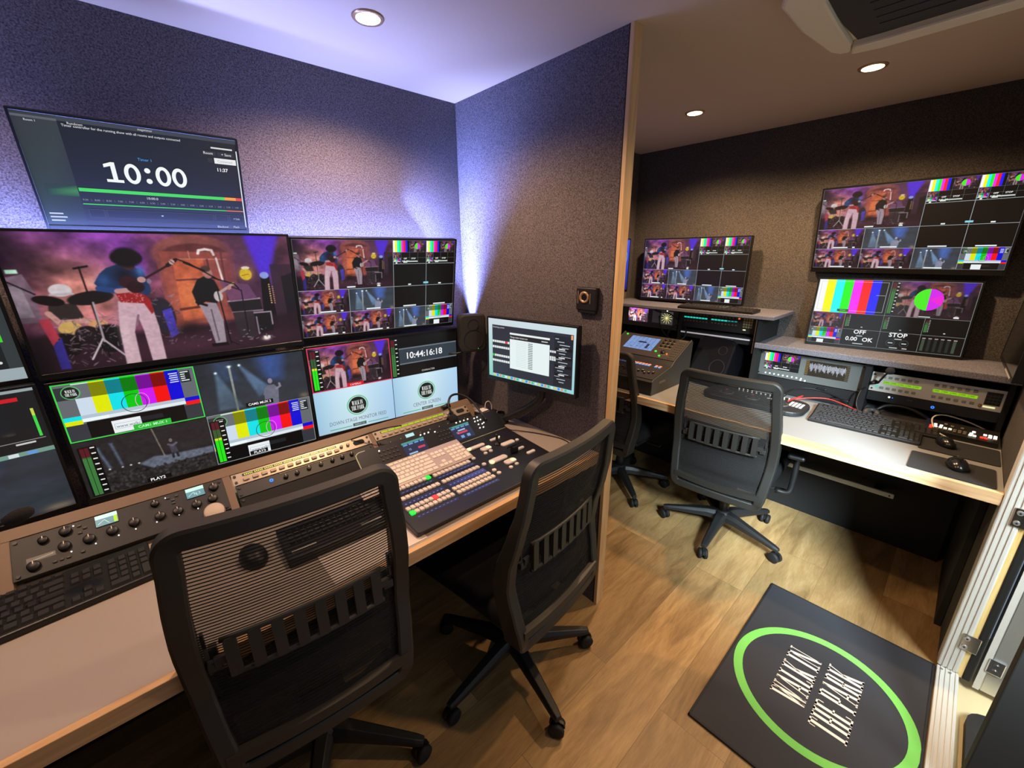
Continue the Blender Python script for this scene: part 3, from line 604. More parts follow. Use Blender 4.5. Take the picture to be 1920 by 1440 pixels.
def multiview(c):
    """16:9 production multiview used on three walls"""
    Wd, H = c.W, c.H
    c.image(shrink(IM_C, 2), 0, 0, Wd*.565, H*.5, 1)
    multi(c, Wd*.567, 0, Wd*.222, H*.25, 2); multi(c, Wd*.792, 0, Wd*.208, H*.25, 2)
    s = shrink(IM_C, 5)
    for (u, v) in ((0, .505), (0, .755), (.284, .755)): c.image(s, Wd*u, H*v, Wd*.281, H*.245, 1)
    b = shrink(IM_B, 3)
    c.image(b*1.25, Wd*.284, H*.505, Wd*.281, H*.245, 1); c.image(b*1.25, Wd*.569, H*.755, Wd*.22, H*.245, 1)
    smpte(c, Wd*.792, H*.755, Wd*.208, H*.245, 1, False)
    g = (.62, .66, .68); t = H*.005
    for v in (.5, .75): c.rect(0, H*v, Wd, t, g, 7)
    c.rect(Wd*.567, H*.25, Wd*.433, t, g, 7); c.rect(Wd*.566, 0, t, H, g, 7); c.rect(Wd*.790, 0, t, H, g, 7); c.rect(Wd*.282, H*.5, t, H*.5, g, 7); c.frame(0, 0, Wd, H, t*.8, (.4, .4, .42), 7)
    for (u, v, w_) in ((.30, .475, .05), (.47, .475, .02), (.675, .478, .02), (.892, .478, .02), (.155, .728, .09), (.235, .728, .015), (.43, .728, .09), (.675, .728, .09), (.892, .728, .09), (.155, .978, .09), (.235, .978, .015), (.44, .978, .09), (.52, .978, .015), (.68, .978, .09)):
        c.rect(Wd*(u-w_/2), H*v, Wd*w_, H*.014, (.92, .96, .97), 8)
    c.rect(Wd*.772, H*.462, Wd*.036, H*.02, (.55, .85, .92), 9)

# ================================================================== the setting
XL, XB, XC, YA, YD = -1.55, 1.251, 2.79, 1.744, -0.213
struct('floor', (lambda b: (bx(b, XL-.1, XC+.1, YD-.055, YA+.1, -.06, 0), b)[1])(NB()), FLOOR)
b = NB(); bx(b, XL-.1, XC+.1, YD-.1, YA+.1, CEIL, CEIL+.06); struct('ceiling', b, CEILM)
b = NB(); bx(b, XL-.1, XC+.1, YA, YA+.06, 0, CEIL); struct('wall_left', b, FELT)
b = NB(); bx(b, XB, XB+.040, .851, YA-.002, 0, CEIL); struct('wall_partition', b, FELT)
b = NB(); bx(b, XC, XC+.06, YD-.1, YA, 0, CEIL); struct('wall_end', b, FELTD)
b = NB(); bx(b, XL-.06, XL, YD-.1, YA, 0, CEIL); struct('wall_back', b, FELTD)
b = NB(); bx(b, XL, -.15, YD-.06, YD, 0, CEIL); bx(b, 2.02, XC, YD-.06, YD, 0, CEIL); bx(b, -.15, 2.02, YD-.06, YD, 2.05, CEIL); struct('wall_door_side', b, FELTD)
# beech strip on the free end of the partition, with a thin dark gap
b = NB(); bx(b, XB-.002, XB+.042, .831, .8465, 0, CEIL, r=.0015); struct('trim_1', b, WOODZ)
b = NB(); bx(b, XB-.001, XB+.040, .8466, .8509, 0, CEIL); struct('trim_2', b, BLKM)
# door frame: threshold, jamb with screws and hinge plates, board edge, rubber gasket
b = NB(); bx(b, -.15, 1.956, YD-.058, YD, 0, .014, r=.003)
for k in range(4): bx(b, -.15, 1.954, YD-.052+k*.013, YD-.049+k*.013, .014, .0165)
th = struct('door_1', b, ALUL)
b = NB()
bx(b, 1.955, 2.02, YD-.052, YD+.001, .014, 2.05, r=.004)
for k in range(3): bx(b, 1.9525, 1.955, YD-.046+k*.014, YD-.040+k*.014, .016, 2.05)
obj('door_jamb', b, ALUL, th)
for z in (.16, .68, 1.30):
    b = NB(); bx(b, 1.948, 1.954, YD-.075, YD-.030, z-.033, z+.033, r=.002)
    h = obj('hinge_plate', b, CHR, th)
    for dz in (-.018, .018):
        b = NB(); cyl(b, (1.949, YD-.042, z+dz), (1.944, YD-.042, z+dz), .0075, n=14); cyl(b, (1.9445, YD-.042, z+dz), (1.943, YD-.042, z+dz), .003, n=6, mi=1); obj('screw', b, [ALU, BLK], h)
b = NB()
for (y, z) in ((-.225, .018), (-.247, .02)): cyl(b, (1.935, y, .0165), (1.935, y, .019), .004, n=10)
obj('threshold_screw', b, CHR, th)
b = NB(); bx(b, 1.962, 2.02, YD-.066, YD-.0525, .0, 2.05); struct('trim_3', b, PLY)
b = NB(); bx(b, 1.958, 2.02, YD-.087, YD-.0665, .0, 2.05, r=.004); struct('trim_4', b, RUB)
# outer step board, the open door leaf and the dark second leaf near the camera
b = NB(); bx(b, 1.2, 2.35, -.80, YD-.058, -.09, -.05, r=.004)
tag(obj('step_board', b, CREAM), 'cream board of the outside step beyond the aluminium threshold', 'step')
t = thing('door_leaf', 'open aluminium door leaf with chrome hinge brackets outside the door frame', 'door', (2.02, -.31, -.02))
b = NB(); bx(b, -.045, -.005, -.55, 0, 0, 2.02, r=.003); bx(b, -.047, -.045, -.12, -.02, 0, 2.02, r=0); obj('panel', b, ALU, t)
b = NB(); bx(b, -.052, -.046, -.016, 0, .0, 2.02); obj('edge_profile', b, ALUL, t)
for z in (.12, .62):
    b = NB(); bx(b, -.056, -.046, -.05, -.01, z-.03, z+.03, r=.003); cyl(b, (-.056, -.03, z+.012), (-.06, -.03, z+.012), .006, n=10); cyl(b, (-.056, -.03, z-.012), (-.06, -.03, z-.012), .006, n=10); obj('hinge_bracket', b, CHR, t)
b = NB(); bx(b, 1.40, 1.44, -.60, -.266, -.05, 1.98, r=.003)
tag(obj('dark_door_leaf', b, DRKB), 'dark brown door leaf standing open in front of the outside step', 'door')
b = NB(); prism(b, rrect(1.50, 1.86, -.50, -.30, .06), -.05, -.02); 
tag(obj('rubber_block', b, RUB), 'black rounded rubber block lying on the cream step board', 'block')

# floor mat with the round logo
t = thing('door_mat', 'black rubber door mat with round green ring and WALK IN THE PARK lettering', 'mat', (1.528, .066, 0))
b = NB(); bx(b, -.423, .423, -.272, .272, 0, .007, r=.003); obj('mat_body', b, MATG, t)
b = NB(); bx(b, -.427, -.419, -.276, .276, 0, .0085, r=.002); bx(b, .419, .427, -.276, .276, 0, .0085, r=.002); bx(b, -.427, .427, -.276, -.268, 0, .0085, r=.002); bx(b, -.427, .427, .268, .276, 0, .0085, r=.002); obj('rim', b, MATB, t)
b = NB(); cx, cy = -.020, -.004; n = 72; R0, R1 = .236, .266
vs = [(b.verts.new((cx+R0*math.cos(2*PI*i/n), cy+R0*math.sin(2*PI*i/n), .0078)), b.verts.new((cx+R1*math.cos(2*PI*i/n), cy+R1*math.sin(2*PI*i/n), .0078))) for i in range(n)]
for i in range(n): a, c = vs[i], vs[(i+1) % n]; b.faces.new((a[0], a[1], c[1], c[0]))
obj('green_ring', b, MGRN, t)
for s, x0, x1, y0, y1 in (('WALK IN', 1.398, 1.652, .080, .182), ('THE PARK', 1.364, 1.672, -.043, .060)):
    b = NB()
    for q in logo_line(s): b.faces.new([b.verts.new((x0+(x1-x0)*px-1.528, y0+(y1-y0)*py-.066, .0079)) for px, py in q])
    obj('lettering', b, MTXT, t)

# ceiling downlights
def downlight(x, y, label):
    t = thing('downlight', label, 'ceiling light', (x, y, CEIL), group='recessed ceiling downlights')
    b = NB(); lathe(b, [(.030, 0), (.030, -.004), (.042, -.005), (.045, -.001), (.045, 0)], n=36); obj('trim_ring', b, BRNZ, t)
    b = NB(); lathe(b, [(0, -.0045), (.033, -.0045), (.034, -.001)], n=36); obj('lamp_disc', b, LAMPE, t)
downlight(*SPOTS[0], 'glowing downlight in the pale ceiling above the monitor wall')
downlight(*SPOTS[1], 'glowing downlight in the brown ceiling just right of the partition strip')
downlight(*SPOTS[2], 'glowing downlight in the brown ceiling beneath the corner of the white air conditioner')
downlight(*SPOTS[4], 'glowing downlight by the entrance door, left of the air conditioner'); downlight(*SPOTS[3], 'glowing downlight at the far left above the monitor wall')
# LED strips
b = NB(); bx(b, -1.0, 1.05, 1.728, 1.744, 1.50, 1.506)
tag(obj('led_strip', b, LEDE), 'blue LED strip hidden on the wall behind the upper monitors', 'light strip')

# air conditioner under the ceiling
t = thing('air_conditioner', 'white framed roof air conditioner unit with dark louvre centre on the ceiling', 'air conditioner', (1.60, .15, CEIL))
O = Vector((1.60, .15, 0))
b = NB(); prism(b, [(.215, -.36), (.235, .215), (.205, .29), (-.02, .325), (-.20, .325), (-.28, .28), (-.30, .20), (-.30, -.36)], -.030, 0); obj('housing', b, WHT, t, bevel=.008)
b = NB(); prism(b, [(.165, -.34), (.185, .19), (.182, .25), (.05, .26), (-.17, .262), (-.215, .20), (-.215, -.34)], -.036, -.028)
for k in range(7): bx(b, -.19+k*.05, -.187+k*.05, -.33, .19, -.0375, -.036)
obj('louvre', b, GRILL, t)
b = NB(); prism(b, [(.175, -.36), (.240, -.36), (.262, .20), (.245, .275), (.19, .262), (.195, .18)], -.052, -.026); obj('side_cover', b, WHT, t, bevel=.006)
b = NB(); prism(b, [(.182, .262), (.245, .275), (.235, .305), (.20, .322), (-.02, .345), (-.20, .345), (-.29, .30), (-.315, .20), (-.315, -.36), (-.228, -.36), (-.228, .17), (-.19, .235), (-.15, .258), (.03, .262)], -.046, -.022); obj('corner_cover', b, WHT, t, bevel=.008)
b = NB(); bx(b, .03, .08, -.10, -.06, -.045, -.035, r=.003); obj('receiver', b, WHT, t)

# ================================================================== desks
DT = .74
t = thing('control_desk', 'long pale laminate desk with beech front edge below the wall of monitors', 'desk', (0, 0, 0))
b = NB(); bx(b, XL+.002, XB-.002, .878, YA-.002, DT-.030, DT); obj('desk_top', b, LAM, t)
b = NB(); bx(b, XL+.002, XB-.002, .860, .878, DT-.040, DT+.0006, r=.0015); obj('edge_strip', b, WOODE, t)
b = NB(); bx(b, XL+.002, XB-.024, 1.60, 1.63, 0, DT-.03); obj('back_panel', b, BLKM, t)
b = NB(); bx(b, XB-.022, XB-.003, 1.02, 1.6, 0, DT-.03); obj('side_panel', b, BLKM, t)
t = thing('end_wall_desk', 'grey topped desk with thick wood grain edge along the end wall', 'desk', (0, 0, 0))
b = NB(); bx(b, 1.978, XC-.002, YD+.002, YA-.002, DT-.030, DT); obj('desk_top', b, LAMC, t)
b = NB(); bx(b, 1.960, 1.978, YD+.002, YA-.002, DT-.042, DT+.0006, r=.0015); obj('edge_strip', b, WOODY, t)
b = NB(); bx(b, 2.72, 2.74, -.17, YA-.002, 0.0, DT-.03); obj('back_panel', b, BLKM, t)
b = NB(); bx(b, 2.21, 2.72, YD+.002, YD+.022, 0, DT-.042); obj('side_panel', b, BLKM, t)
t = thing('cable_rail', 'long pale metal rail under the end wall desk', 'rail', (2.66, 0, .30))
b = NB(); bx(b, 0, .012, .045, .95, -.013, .013, r=.002); obj('bar', b, ALUL, t)
b = NB(); cyl(b, (-.001, .062, 0), (-.004, .062, 0), .004, n=10); obj('screw', b, BLK, t)
b = NB(); bx(b, .012, .060, .10, .13, -.01, .01); bx(b, .012, .060, .8, .83, -.01, .01); obj('bracket', b, BLKM, t)

# ================================================================== monitors
def monitor(name, label, cat, loc, yaw, tilt, w, h, bez=.007, chin=.014, depth=.028, group=None, face='A', mount=True, chinmark=None, wall=None):
    base = {'A': 0, 'C': -PI/2, 'B': -PI/2, 'D': PI}[face]
    R = Euler((0, 0, base+math.radians(yaw))).to_matrix() @ Euler((math.radians(-tilt), 0, 0)).to_matrix()
    t = thing(name, label, cat, loc, R.to_euler(), group)
    b = NB(); bx(b, -w/2-bez, w/2+bez, .0008, depth, -h/2-chin, h/2+bez, r=.003); obj('housing', b, BEZ, t)
    b = NB()
    for (x0, x1, z0, z1) in ((-w/2-bez, -w/2, -h/2-chin, h/2+bez), (w/2, w/2+bez, -h/2-chin, h/2+bez), (-w/2, w/2, h/2, h/2+bez), (-w/2, w/2, -h/2-chin, -h/2)): bx(b, x0, x1, -.0022, .004, z0, z1, r=.0006, seg=1)
    obj('bezel', b, BEZ, t)
    if mount:
        b = NB(); bx(b, -.06, .06, depth, depth+.03, -.06, .06, r=.003); bx(b, -.03, .03, depth+.03, mount if isinstance(mount, float) else depth+.055, -.03, .03); obj('wall_mount', b, BLKM, t)
    if chinmark:
        c = Canvas(100, 20, chinmark, chinmark*.2, (.05, .05, .05)); c.text('iiyama' if chinmark > .03 else 'asus', 50, 14, 14, (.45, .45, .45)); c.build('maker_mark', t, loc=(0, -.0026, -h/2-chin/2))
    return t
# 1 countdown timer screen
t = monitor('timer_monitor', 'monitor showing 10:00 countdown with green bar, highest on the wall', 'monitor', (.107, 1.66, 1.710), -.8, -16, .457, .262, bez=.006, chin=.012, chinmark=.04)
c = Canvas(1600, 900, .457, .262, (.10, .115, .13))
c.quadc([(0, 900), (268, 900), (268, 0), (0, 0)], [(.14, .24, .15), (.10, .17, .13), (.22, .24, .25), (.20, .21, .23)], 1)
c.quadc([(60, 640), (268, 640), (268, 590), (60, 590)], [(.12, .22, .13), (.15, .35, .17), (.24, .55, .26), (.13, .22, .14)], 2); c.quadc([(60, 590), (268, 590), (268, 545), (60, 545)], [(.13, .22, .14), (.24, .55, .26), (.15, .25, .18), (.15, .22, .17)], 2)
c.rect(268, 0, 1332, 36, (.24, .26, .29), 2); c.rect(0, 24, 268, 18, (.36, .38, .40), 2)
c.rect(1590, 100, 10, 770, (.90, .92, .94), 4)
W_ = (.97, .99, .98); c.rect(492, 470, 122, 24, W_, 5); c.rect(540, 324, 34, 150, W_, 4); c.poly([(492, 372), (492, 344), (548, 322), (574, 322), (556, 350)], W_, 5)
for cx_ in (690, 926, 1056): c.ell(cx_, 409, 60, 88, W_, 4, 40); c.ell(cx_, 409, 29, 58, (.10, .115, .13), 5, 32)
c.ell(808, 368, 23, 23, W_, 4); c.ell(808, 462, 23, 23, W_, 4)
c.text('Timer 1', 806, 285, 34, (.35, .65, .95)); c.text('11:37', 1448, 310, 46, (.97, .97, .97), bold=True)
c.rect(275, 563, 1150, 30, (.27, .86, .35), 3); c.rect(1425, 563, 105, 30, (.98, .62, .12), 3); c.rect(1530, 563, 58, 30, (.92, .26, .20), 3)
c.rect(275, 697, 1150, 9, (.27, .86, .35), 3); c.rect(1425, 697, 163, 9, (.95, .5, .2), 3)
for k in range(16): c.text('%d:%02d' % (9-(k+1)//2, 30*((k+1) % 2)), 300+k*82, 672, 22, (.6, .64, .66), l=4); c.rect(340+k*82, 655, 2, 20, (.5, .5, .5), 4)
c.text('10:00.0', 800, 632, 32, (.92, .95, .95))
for (x, y, w_, h_) in ((300, 745, 110, 75), (425, 745, 870, 75), (1310, 745, 120, 75), (1445, 745, 135, 75)): c.rect(x, y, w_, h_, (.05, .06, .07), 3); c.frame(x, y, w_, h_, 3, (.3, .33, .35), 4)
c.text('+1m', 1510, 796, 34, (.8, .85, .85)); c.rect(840, 778, 16, 10, (.85, .9, .9), 5)
c.rect(275, 850, 1300, 3, (.3, .33, .35), 3); c.text('Blackout', 1370, 882, 30, (.85, .88, .88)); c.text('Flash', 1500, 882, 30, (.85, .88, .88))
c.text('Rundown', 330, 54, 26, (.9, .9, .9), 'l'); c.text('Timer controller for the running show with all rooms and outputs connected', 290, 74, 28, (.9, .92, .92), 'l', width=830)
c.text('stagetimer', 860, 26, 26, (.85, .85, .85)); c.text('Room 1', 70, 66, 22, (.9, .92, .95), 'l'); c.rect(1370, 86, 190, 14, (.85, .88, .88), 4)
c.rect(1290, 125, 115, 42, (.16, .18, .20), 3); c.text('Room', 1340, 157, 34, (.9, .92, .92)); c.rect(1420, 125, 150, 42, (.16, .18, .20), 3); c.text('+ Save', 1500, 157, 34, (.9, .92, .92))
c.rect(1385, 185, 195, 52, (.93, .94, .94), 3); c.text('Connected', 1480, 222, 30, (.6, .62, .62)); c.rect(1325, 190, 45, 42, (.16, .18, .20), 3)
for k in range(3): c.rect(30, 790+k*30, 90+20*(k % 2), 12, (.8, .85, .95), 4)
c.build('screen', t)
# 2 programme monitor
t = monitor('programme_monitor', 'large monitor filled by one stage picture of a bowed guitarist in blue jacket', 'monitor', (.106, 1.62, 1.382), 0, -3, .652, .362, chin=.016)
c = Canvas(1600, 900, .652, .362, (0, 0, 0)); c.image(IM_C, 0, 0, 1600, 900, 1); c.build('screen', t)
# 3 multiview upper right
t = monitor('multiview_monitor', 'monitor with multiview grid directly right of the large stage picture', 'monitor', (.768, 1.62, 1.376), -7.2, -11.6, .634, .365, group=None)
c = Canvas(1600, 900, .634, .365, (.012, .012, .014)); multiview(c); MVS = c.build('screen', t)
# 4 white logo feeds
t = monitor('feed_monitor', 'monitor with two white WALK IN THE PARK logo feeds and 10:44:16:18 timecode', 'monitor', (.765, 1.62, .984), -5.2, -1.5, .643, .363)
c = Canvas(1600, 900, .643, .363, (.02, .02, .025))
c.image(shrink(IM_C, 2), 10, 8, 790, 436, 1); c.frame(2, 2, 800, 444, 8, (.92, .25, .38), 4); meter(c, 16, 30, 95, 400, .52, True)
c.rect(330, 404, 165, 38, (.85, .08, .16), 5); c.text('CAMERA1', 412, 434, 26, (1, .9, .9), l=6)
meter(c, 806, 20, 88, 420, .60, False); c.rect(900, 128, 700, 175, (.20, .24, .28), 2); c.rect(900, 128, 700, 14, (.42, .46, .50), 3); c.rect(900, 296, 700, 14, (.42, .46, .50), 3); c.text('10:44:16:18', 1202, 250, 96, (.95, .96, .97), bold=True)
c.quadc([(900, 440), (1200, 440), (1200, 312), (900, 312)], [(.10, .08, .07), (.11, .09, .07), (.05, .05, .05), (.05, .05, .05)], 2); c.text('CHARACTER', 1230, 422, 28, (.85, .85, .82))
for x0, cx_, tx in ((0, 408, 'DOWN STAGE MONITOR FEED'), (803, 1192, 'CENTER SCREEN')):
    for q in range(4):
        xa, xb = x0+q*200, x0+(q+1)*200-(3 if q == 3 and x0 == 0 else 0); sh = [(.62, .78, .88), (.74, .86, .92), (.80, .90, .94), (.72, .84, .92), (.66, .80, .92)]
        c.quadc([(xa, 900), (xb, 900), (xb, 447), (xa, 447)], [sh[q], sh[q+1], tuple(v*1.06 for v in sh[q+1]), tuple(v*1.06 for v in sh[q])], 1)
    c.logo(cx_, 655, 108, ring=(.35, .75, .45)); c.text(tx, cx_, 826, 62 if x0 else 58, (.42, .46, .50), width=(590 if not x0 else 345))
    c.rect(cx_-300, 868, 220, 8, (.25, .68, .48), 3); c.rect(cx_+90, 868, 220, 8, (.25, .68, .48), 3); c.rect(cx_-70, 850, 140, 34, (.32, .42, .40), 3); c.text('INPUT 12', cx_, 876, 24, (.8, .85, .85), l=5)
c.build('screen', t)
# 5 test card monitor
t = monitor('camera_monitor', 'monitor with green framed colour test card, PLAY2 crowd shot and CAM2 view', 'monitor', (.102, 1.62, .992), -2.8, -1.2, .635, .355, chin=.020)
c = Canvas(1600, 900, .635, .355, (.05, .05, .055))
smpte(c, 6, 6, 780, 428, 1); c.frame(2, 2, 792, 440, 8, (.25, .85, .32), 9); c.rect(350, 392, 225, 40, (.18, .75, .22), 9); c.text('CAM1 MUX 1', 462, 424, 30, (.75, 1, .78), l=10, bold=True)
c.image(IM_B, 798, 0, 802, 445, 1); c.text('CAM2 MUX 2', 1195, 424, 30, (.97, .97, .97), l=5, bold=True); c.rect(1090, 396, 210, 40, (.03, .03, .03), 4)
c.image(IM_P, 0, 448, 794, 452, 1); meter(c, 20, 490, 100, 405, .78, False); c.rect(335, 858, 150, 36, (.04, .04, .04), 3); c.text('PLAY2', 400, 888, 34, (.97, .97, .97), bold=True)
smpte(c, 798, 448, 802, 450, 1); meter(c, 806, 500, 105, 390, .55, True, 8); c.rect(1045, 852, 140, 38, (.06, .08, .08), 9); c.text('PLAY3', 1120, 884, 34, (.95, .95, .95), l=11, bold=True); c.frame(798, 446, 802, 452, 4, (.6, .64, .64), 9)
c.build('screen', t)
# 6, 7 monitors at the left picture edge
t = monitor('software_monitor', 'monitor cut off at the left picture edge with a green level bar, upper one', 'monitor', (-.56, 1.585, 1.372), 6, -9, .634, .357)
c = Canvas(1600, 900, .634, .357, (.10, .12, .13)); c.rect(0, 820, 1600, 80, (.62, .68, .70), 2)
for k in range(5): c.ell(1320+k*48, 775, 9, 9, (.85, .88, .88), 3)
c.rect(1530, 240, 26, 400, (.25, .85, .15), 3); c.rect(1540, 0, 60, 820, (.20, .23, .24), 2); c.rect(200, 100, 1200, 560, (.05, .06, .06), 2); c.rect(1380, 690, 120, 12, (.6, .65, .65), 3)
c.build('screen', t)
t = monitor('preview_monitor', 'monitor cut off at the left picture edge with a red title bar, lower one', 'monitor', (-.558, 1.585, .998), 6, -1.5, .634, .357)
c = Canvas(1600, 900, .634, .357, (.10, .10, .11)); c.rect(800, 0, 800, 20, (.6, .65, .66), 2); c.rect(900, 52, 620, 26, (.80, .10, .14), 3)
c.image(shrink(IM_B, 2)*.55, 900, 95, 560, 210, 2); c.rect(1556, 140, 14, 200, (.25, .85, .3), 3); c.rect(1556, 140, 14, 50, (.8, .85, .3), 4)
c.rect(820, 350, 760, 6, (.5, .5, .5), 3); c.rect(1440, 365, 90, 12, (.8, .8, .8), 3); c.rect(800, 425, 800, 30, (.45, .60, .55), 3)
for k in range(8): c.rect(880+k*85, 428, 46, 25, [(.9, .95, .9), (.5, .8, .4), (.85, .88, .9), (.4, .6, .85)][k % 4], 4)
c.image(np.clip(IM_B[:, 160:]*1.05, 0, 1)[::2, ::2], 800, 457, 800, 443, 2); c.build('screen', t)
# 8 small monitor on the partition
t = monitor('partition_monitor', 'small monitor with white dialog window on dark interface, held off the partition', 'monitor', (1.150, 1.166, 1.110), 7.4, .6, .444, .255, face='B', chin=.018, mount=.07)
c = Canvas(1600, 900, .444, .255, (.80, .88, .90)); c.quadc([(0, 900), (1600, 900), (1600, 0), (0, 0)], [(.55, .85, .78), (.60, .85, .88), (.82, .90, .92), (.84, .88, .92)], 1)
c.rect(80, 92, 1480, 758, (.17, .19, .24), 2); c.rect(1250, 130, 300, 700, (.12, .14, .18), 3); c.rect(438, 180, 735, 28, (.93, .96, .95), 5); c.rect(438, 208, 735, 68, (.13, .14, .16), 5); c.rect(438, 276, 735, 445, (.92, .97, .97), 5)
c.text('Manage master streams now', 450, 255, 40, (.9, .92, .9), 'l', l=6, width=330); c.rect(1030, 235, 110, 14, (.8, .8, .8), 6)
for k in range(15): c.rect(790, 300+k*26, 85, 12, (.45, .50, .52), 6); c.rect(560, 303+k*26, 200, 3, (.70, .76, .78), 6)
for v, lit in ((.36, 6), (.455, None), (.60, 0), (.69, None)):
    for k in range(8):
        c.rect(84+k*44, 900*v, 38, 34, (.95, .25, .25) if (lit == 6 and k == 6) else (.15, .8, .2) if (lit == 0 and k == 0) else (.9, .93, .92), 4)
for v in (.38, .47, .505):
    for k in range(3): c.rect(1178+k*36, 900*v, 30, 30, (.88, .9, .9), 4)
c.text('Streaming control', 95, 135, 34, (.85, .88, .9), 'l', width=230)
for k in range(16): c.rect(1265+(k*37) % 120, 165+k*40, 60+(k*53) % 110, 11, (.72, .76, .80), 4)
for k in range(4): c.rect(1270, 290+k*120, 270, 40, (.05, .06, .08), 4); c.rect(1330, 300+k*120, 100, 16, (.9, .9, .9), 5)
for k in range(24): c.rect(110+k*58, 858, 34, 30, [(.95, .8, .3), (.3, .75, .55), (.3, .5, .95), (.9, .95, .95), (.95, .55, .4)][(k*7) % 5], 3)
c.rect(1520, 100, 30, 60, (.95, .65, .45), 4)
c.build('screen', t, SCR)
b = NB(); tube(b, [(.04, .03, -.10), (.03, .05, -.19), (-.03, .06, -.25), (-.12, .06, -.31), (-.20, .05, -.355)], .016, n=14); lathe(b, [(.0, 0), (.035, 0), (.035, .012), (.02, .03), (.018, .05)], (-.20, .05, -.368), (0, 0, 1)); obj('monitor_arm', b, BLK2, t)
# 9, 10, 11 right room
def mv_copy(t, w, h):
    o = MVS.copy(); COL.objects.link(o); o.parent = t; o.scale = (w/.634, 1, h/.365)
t = monitor('multiview_monitor', 'monitor with multiview grid above the shelf beside the partition strip', 'monitor', (2.68, 1.249, 1.391), .6, .3, .662, .379, face='C'); mv_copy(t, .662, .379)
t = monitor('multiview_monitor', 'large tilted multiview monitor high on the end wall, at the right picture edge', 'monitor', (2.70, .273, 1.603), -2.3, -9.4, .678, .378, face='C', chin=.024); mv_copy(t, .678, .378)
t = monitor('scope_monitor', 'monitor with colour bars, OFF and STOP tiles below the large tilted multiview', 'monitor', (2.68, .262, 1.201), 7.3, 5.2, .573, .323, face='C', chin=.030)
c = Canvas(1600, 900, .573, .323, (.01, .01, .015)); multi(c, 0, 0, 1600, 900, 1, True); c.frame(0, 0, 1600, 900, 5, (.5, .52, .52), 8); c.build('screen', t)
# dark monitor seen obliquely on the door side wall
t = monitor('dark_monitor', 'switched off black monitor at the right picture edge above the desk corner', 'monitor', (2.45, -.155, 1.215), 2, 2, .50, .29, face='D', mount=False)
b = NB(); bx(b, -.25, .25, -.001, .0008, -.145, .145); obj('screen', b, mat('dark glass', rgb(16, 20, 20), .12), t)
b = NB()
for k in range(9): bx(b, .02+k*.021, .034+k*.021, -.0035, -.0024, -.157, -.151)
obj('label_print', b, mat('pale print', rgb(190, 180, 178), .5), t)
t = monitor('blue_monitor', 'blue glowing monitor just visible past the partition strip', 'monitor', (2.355, 1.690, 1.415), 0, 0, .60, .34, mount=False)
c = Canvas(1600, 900, .60, .34, (.10, .15, .75)); c.quadc([(0, 900), (1600, 900), (1600, 0), (0, 0)], [(.05, .08, .35), (.08, .10, .45), (.25, .35, 1), (.15, .2, .8)], 1); c.ring(1450, 300, 100, 140, 12, (.4, .75, 1), 2); c.build('screen', t)

# ================================================================== keyboards
def keyboard(name, label, loc, rot, w, d, base_m, key_m, base_h=.016, tilt=0.05, pitch=None, numpad=True, keyh=.006, group=None, gap=.0025):
    t = thing(name, label, 'keyboard', loc, (tilt, 0, rot), group)
    b = NB(); bx(b, -w/2, w/2, -d/2, d/2, 0, base_h, r=min(.004, base_h*.4)); obj('body', b, base_m, t)
    cols = 15 + (3.35 + 4.35 if numpad else 0); p = (w-.012)/cols; rows = 6; q = (d-.012)/6.2
    def unit(wk, dk=1.0):
        b = NB(); a, c = wk*p/2-gap/2, dk*q/2-gap/2
        v0 = [b.verts.new((x, y, 0)) for x, y in ((-a, -c), (a, -c), (a, c), (-a, c))]; i = min(.0022, keyh*.45)
        v1 = [b.verts.new((x, y, keyh)) for x, y in ((-a+i, -c+i), (a-i, -c+i), (a-i, c-i), (-a+i, c-i))]
        b.faces.new(v1)
        for k in range(4): b.faces.new((v0[k], v0[(k+1) % 4], v1[(k+1) % 4], v1[k]))
        return obj('key', b, key_m, t)
    x0, y0 = -w/2+.006, d/2-.006-q/2; spots = {}
    def put(x, wk, r, dk=1.0): spots.setdefault((wk, dk), []).append((x0+(x+wk/2)*p, y0-r*q*1.02-(dk-1)*q/2, base_h))
    for k in range(15): put(k, 1, 0, .75) if k not in (1,) or not numpad else None
    for k in range(13): put(k, 1, 1)
    put(13, 2, 1); put(0, 1.5, 2); [put(1.5+k, 1, 2) for k in range(12)]; put(13.5, 1.5, 2)
    put(0, 1.8, 3); [put(1.8+k, 1, 3) for k in range(11)]; put(12.8, 2.2, 3)
    put(0, 2.3, 4); [put(2.3+k, 1, 4) for k in range(10)]; put(12.3, 2.7, 4)
    for x, wk in ((0, 1.3), (1.3, 1.3), (2.6, 1.3), (3.9, 6.2), (10.1, 1.3), (11.4, 1.2), (12.6, 1.2), (13.8, 1.2)): put(x, wk, 5)
    if numpad:
        for r in (1, 2): [put(15.35+k, 1, r) for k in range(3)]
        put(16.35, 1, 4); [put(15.35+k, 1, 5) for k in range(3)]
        for r in (1, 2, 3, 4): [put(18.7+k, 1, r) for k in range(3)]
        put(18.7, 2, 5); put(20.7, 1, 5); put(21.7, 1, 1); put(21.7, 1, 2, 1.0); put(21.7, 1, 3); put(21.7, 1, 4, 2.0)
    for (wk, dk), L in spots.items(): copies(unit(wk, dk), L, t)
    return t
keyboard('keyboard', 'black keyboard at the left picture edge on the pale laminate desk', (-.325, 1.272, DT+.002), math.radians(4), .45, .155, BLK, KEYB, .02, .07)
keyboard('keyboard', 'thin white keyboard lying across the video switcher', (.604, 1.167, DT+.058), math.radians(0), .420, .114, ALUW, KEYW, .006, .30, keyh=.0025, gap=.0022)
keyboard('keyboard', 'black keyboard nearest the front edge of the end wall desk', (2.295, .204, DT+.001), -PI/2+.03, .385, .125, BLK, KEYB, .016, .05)
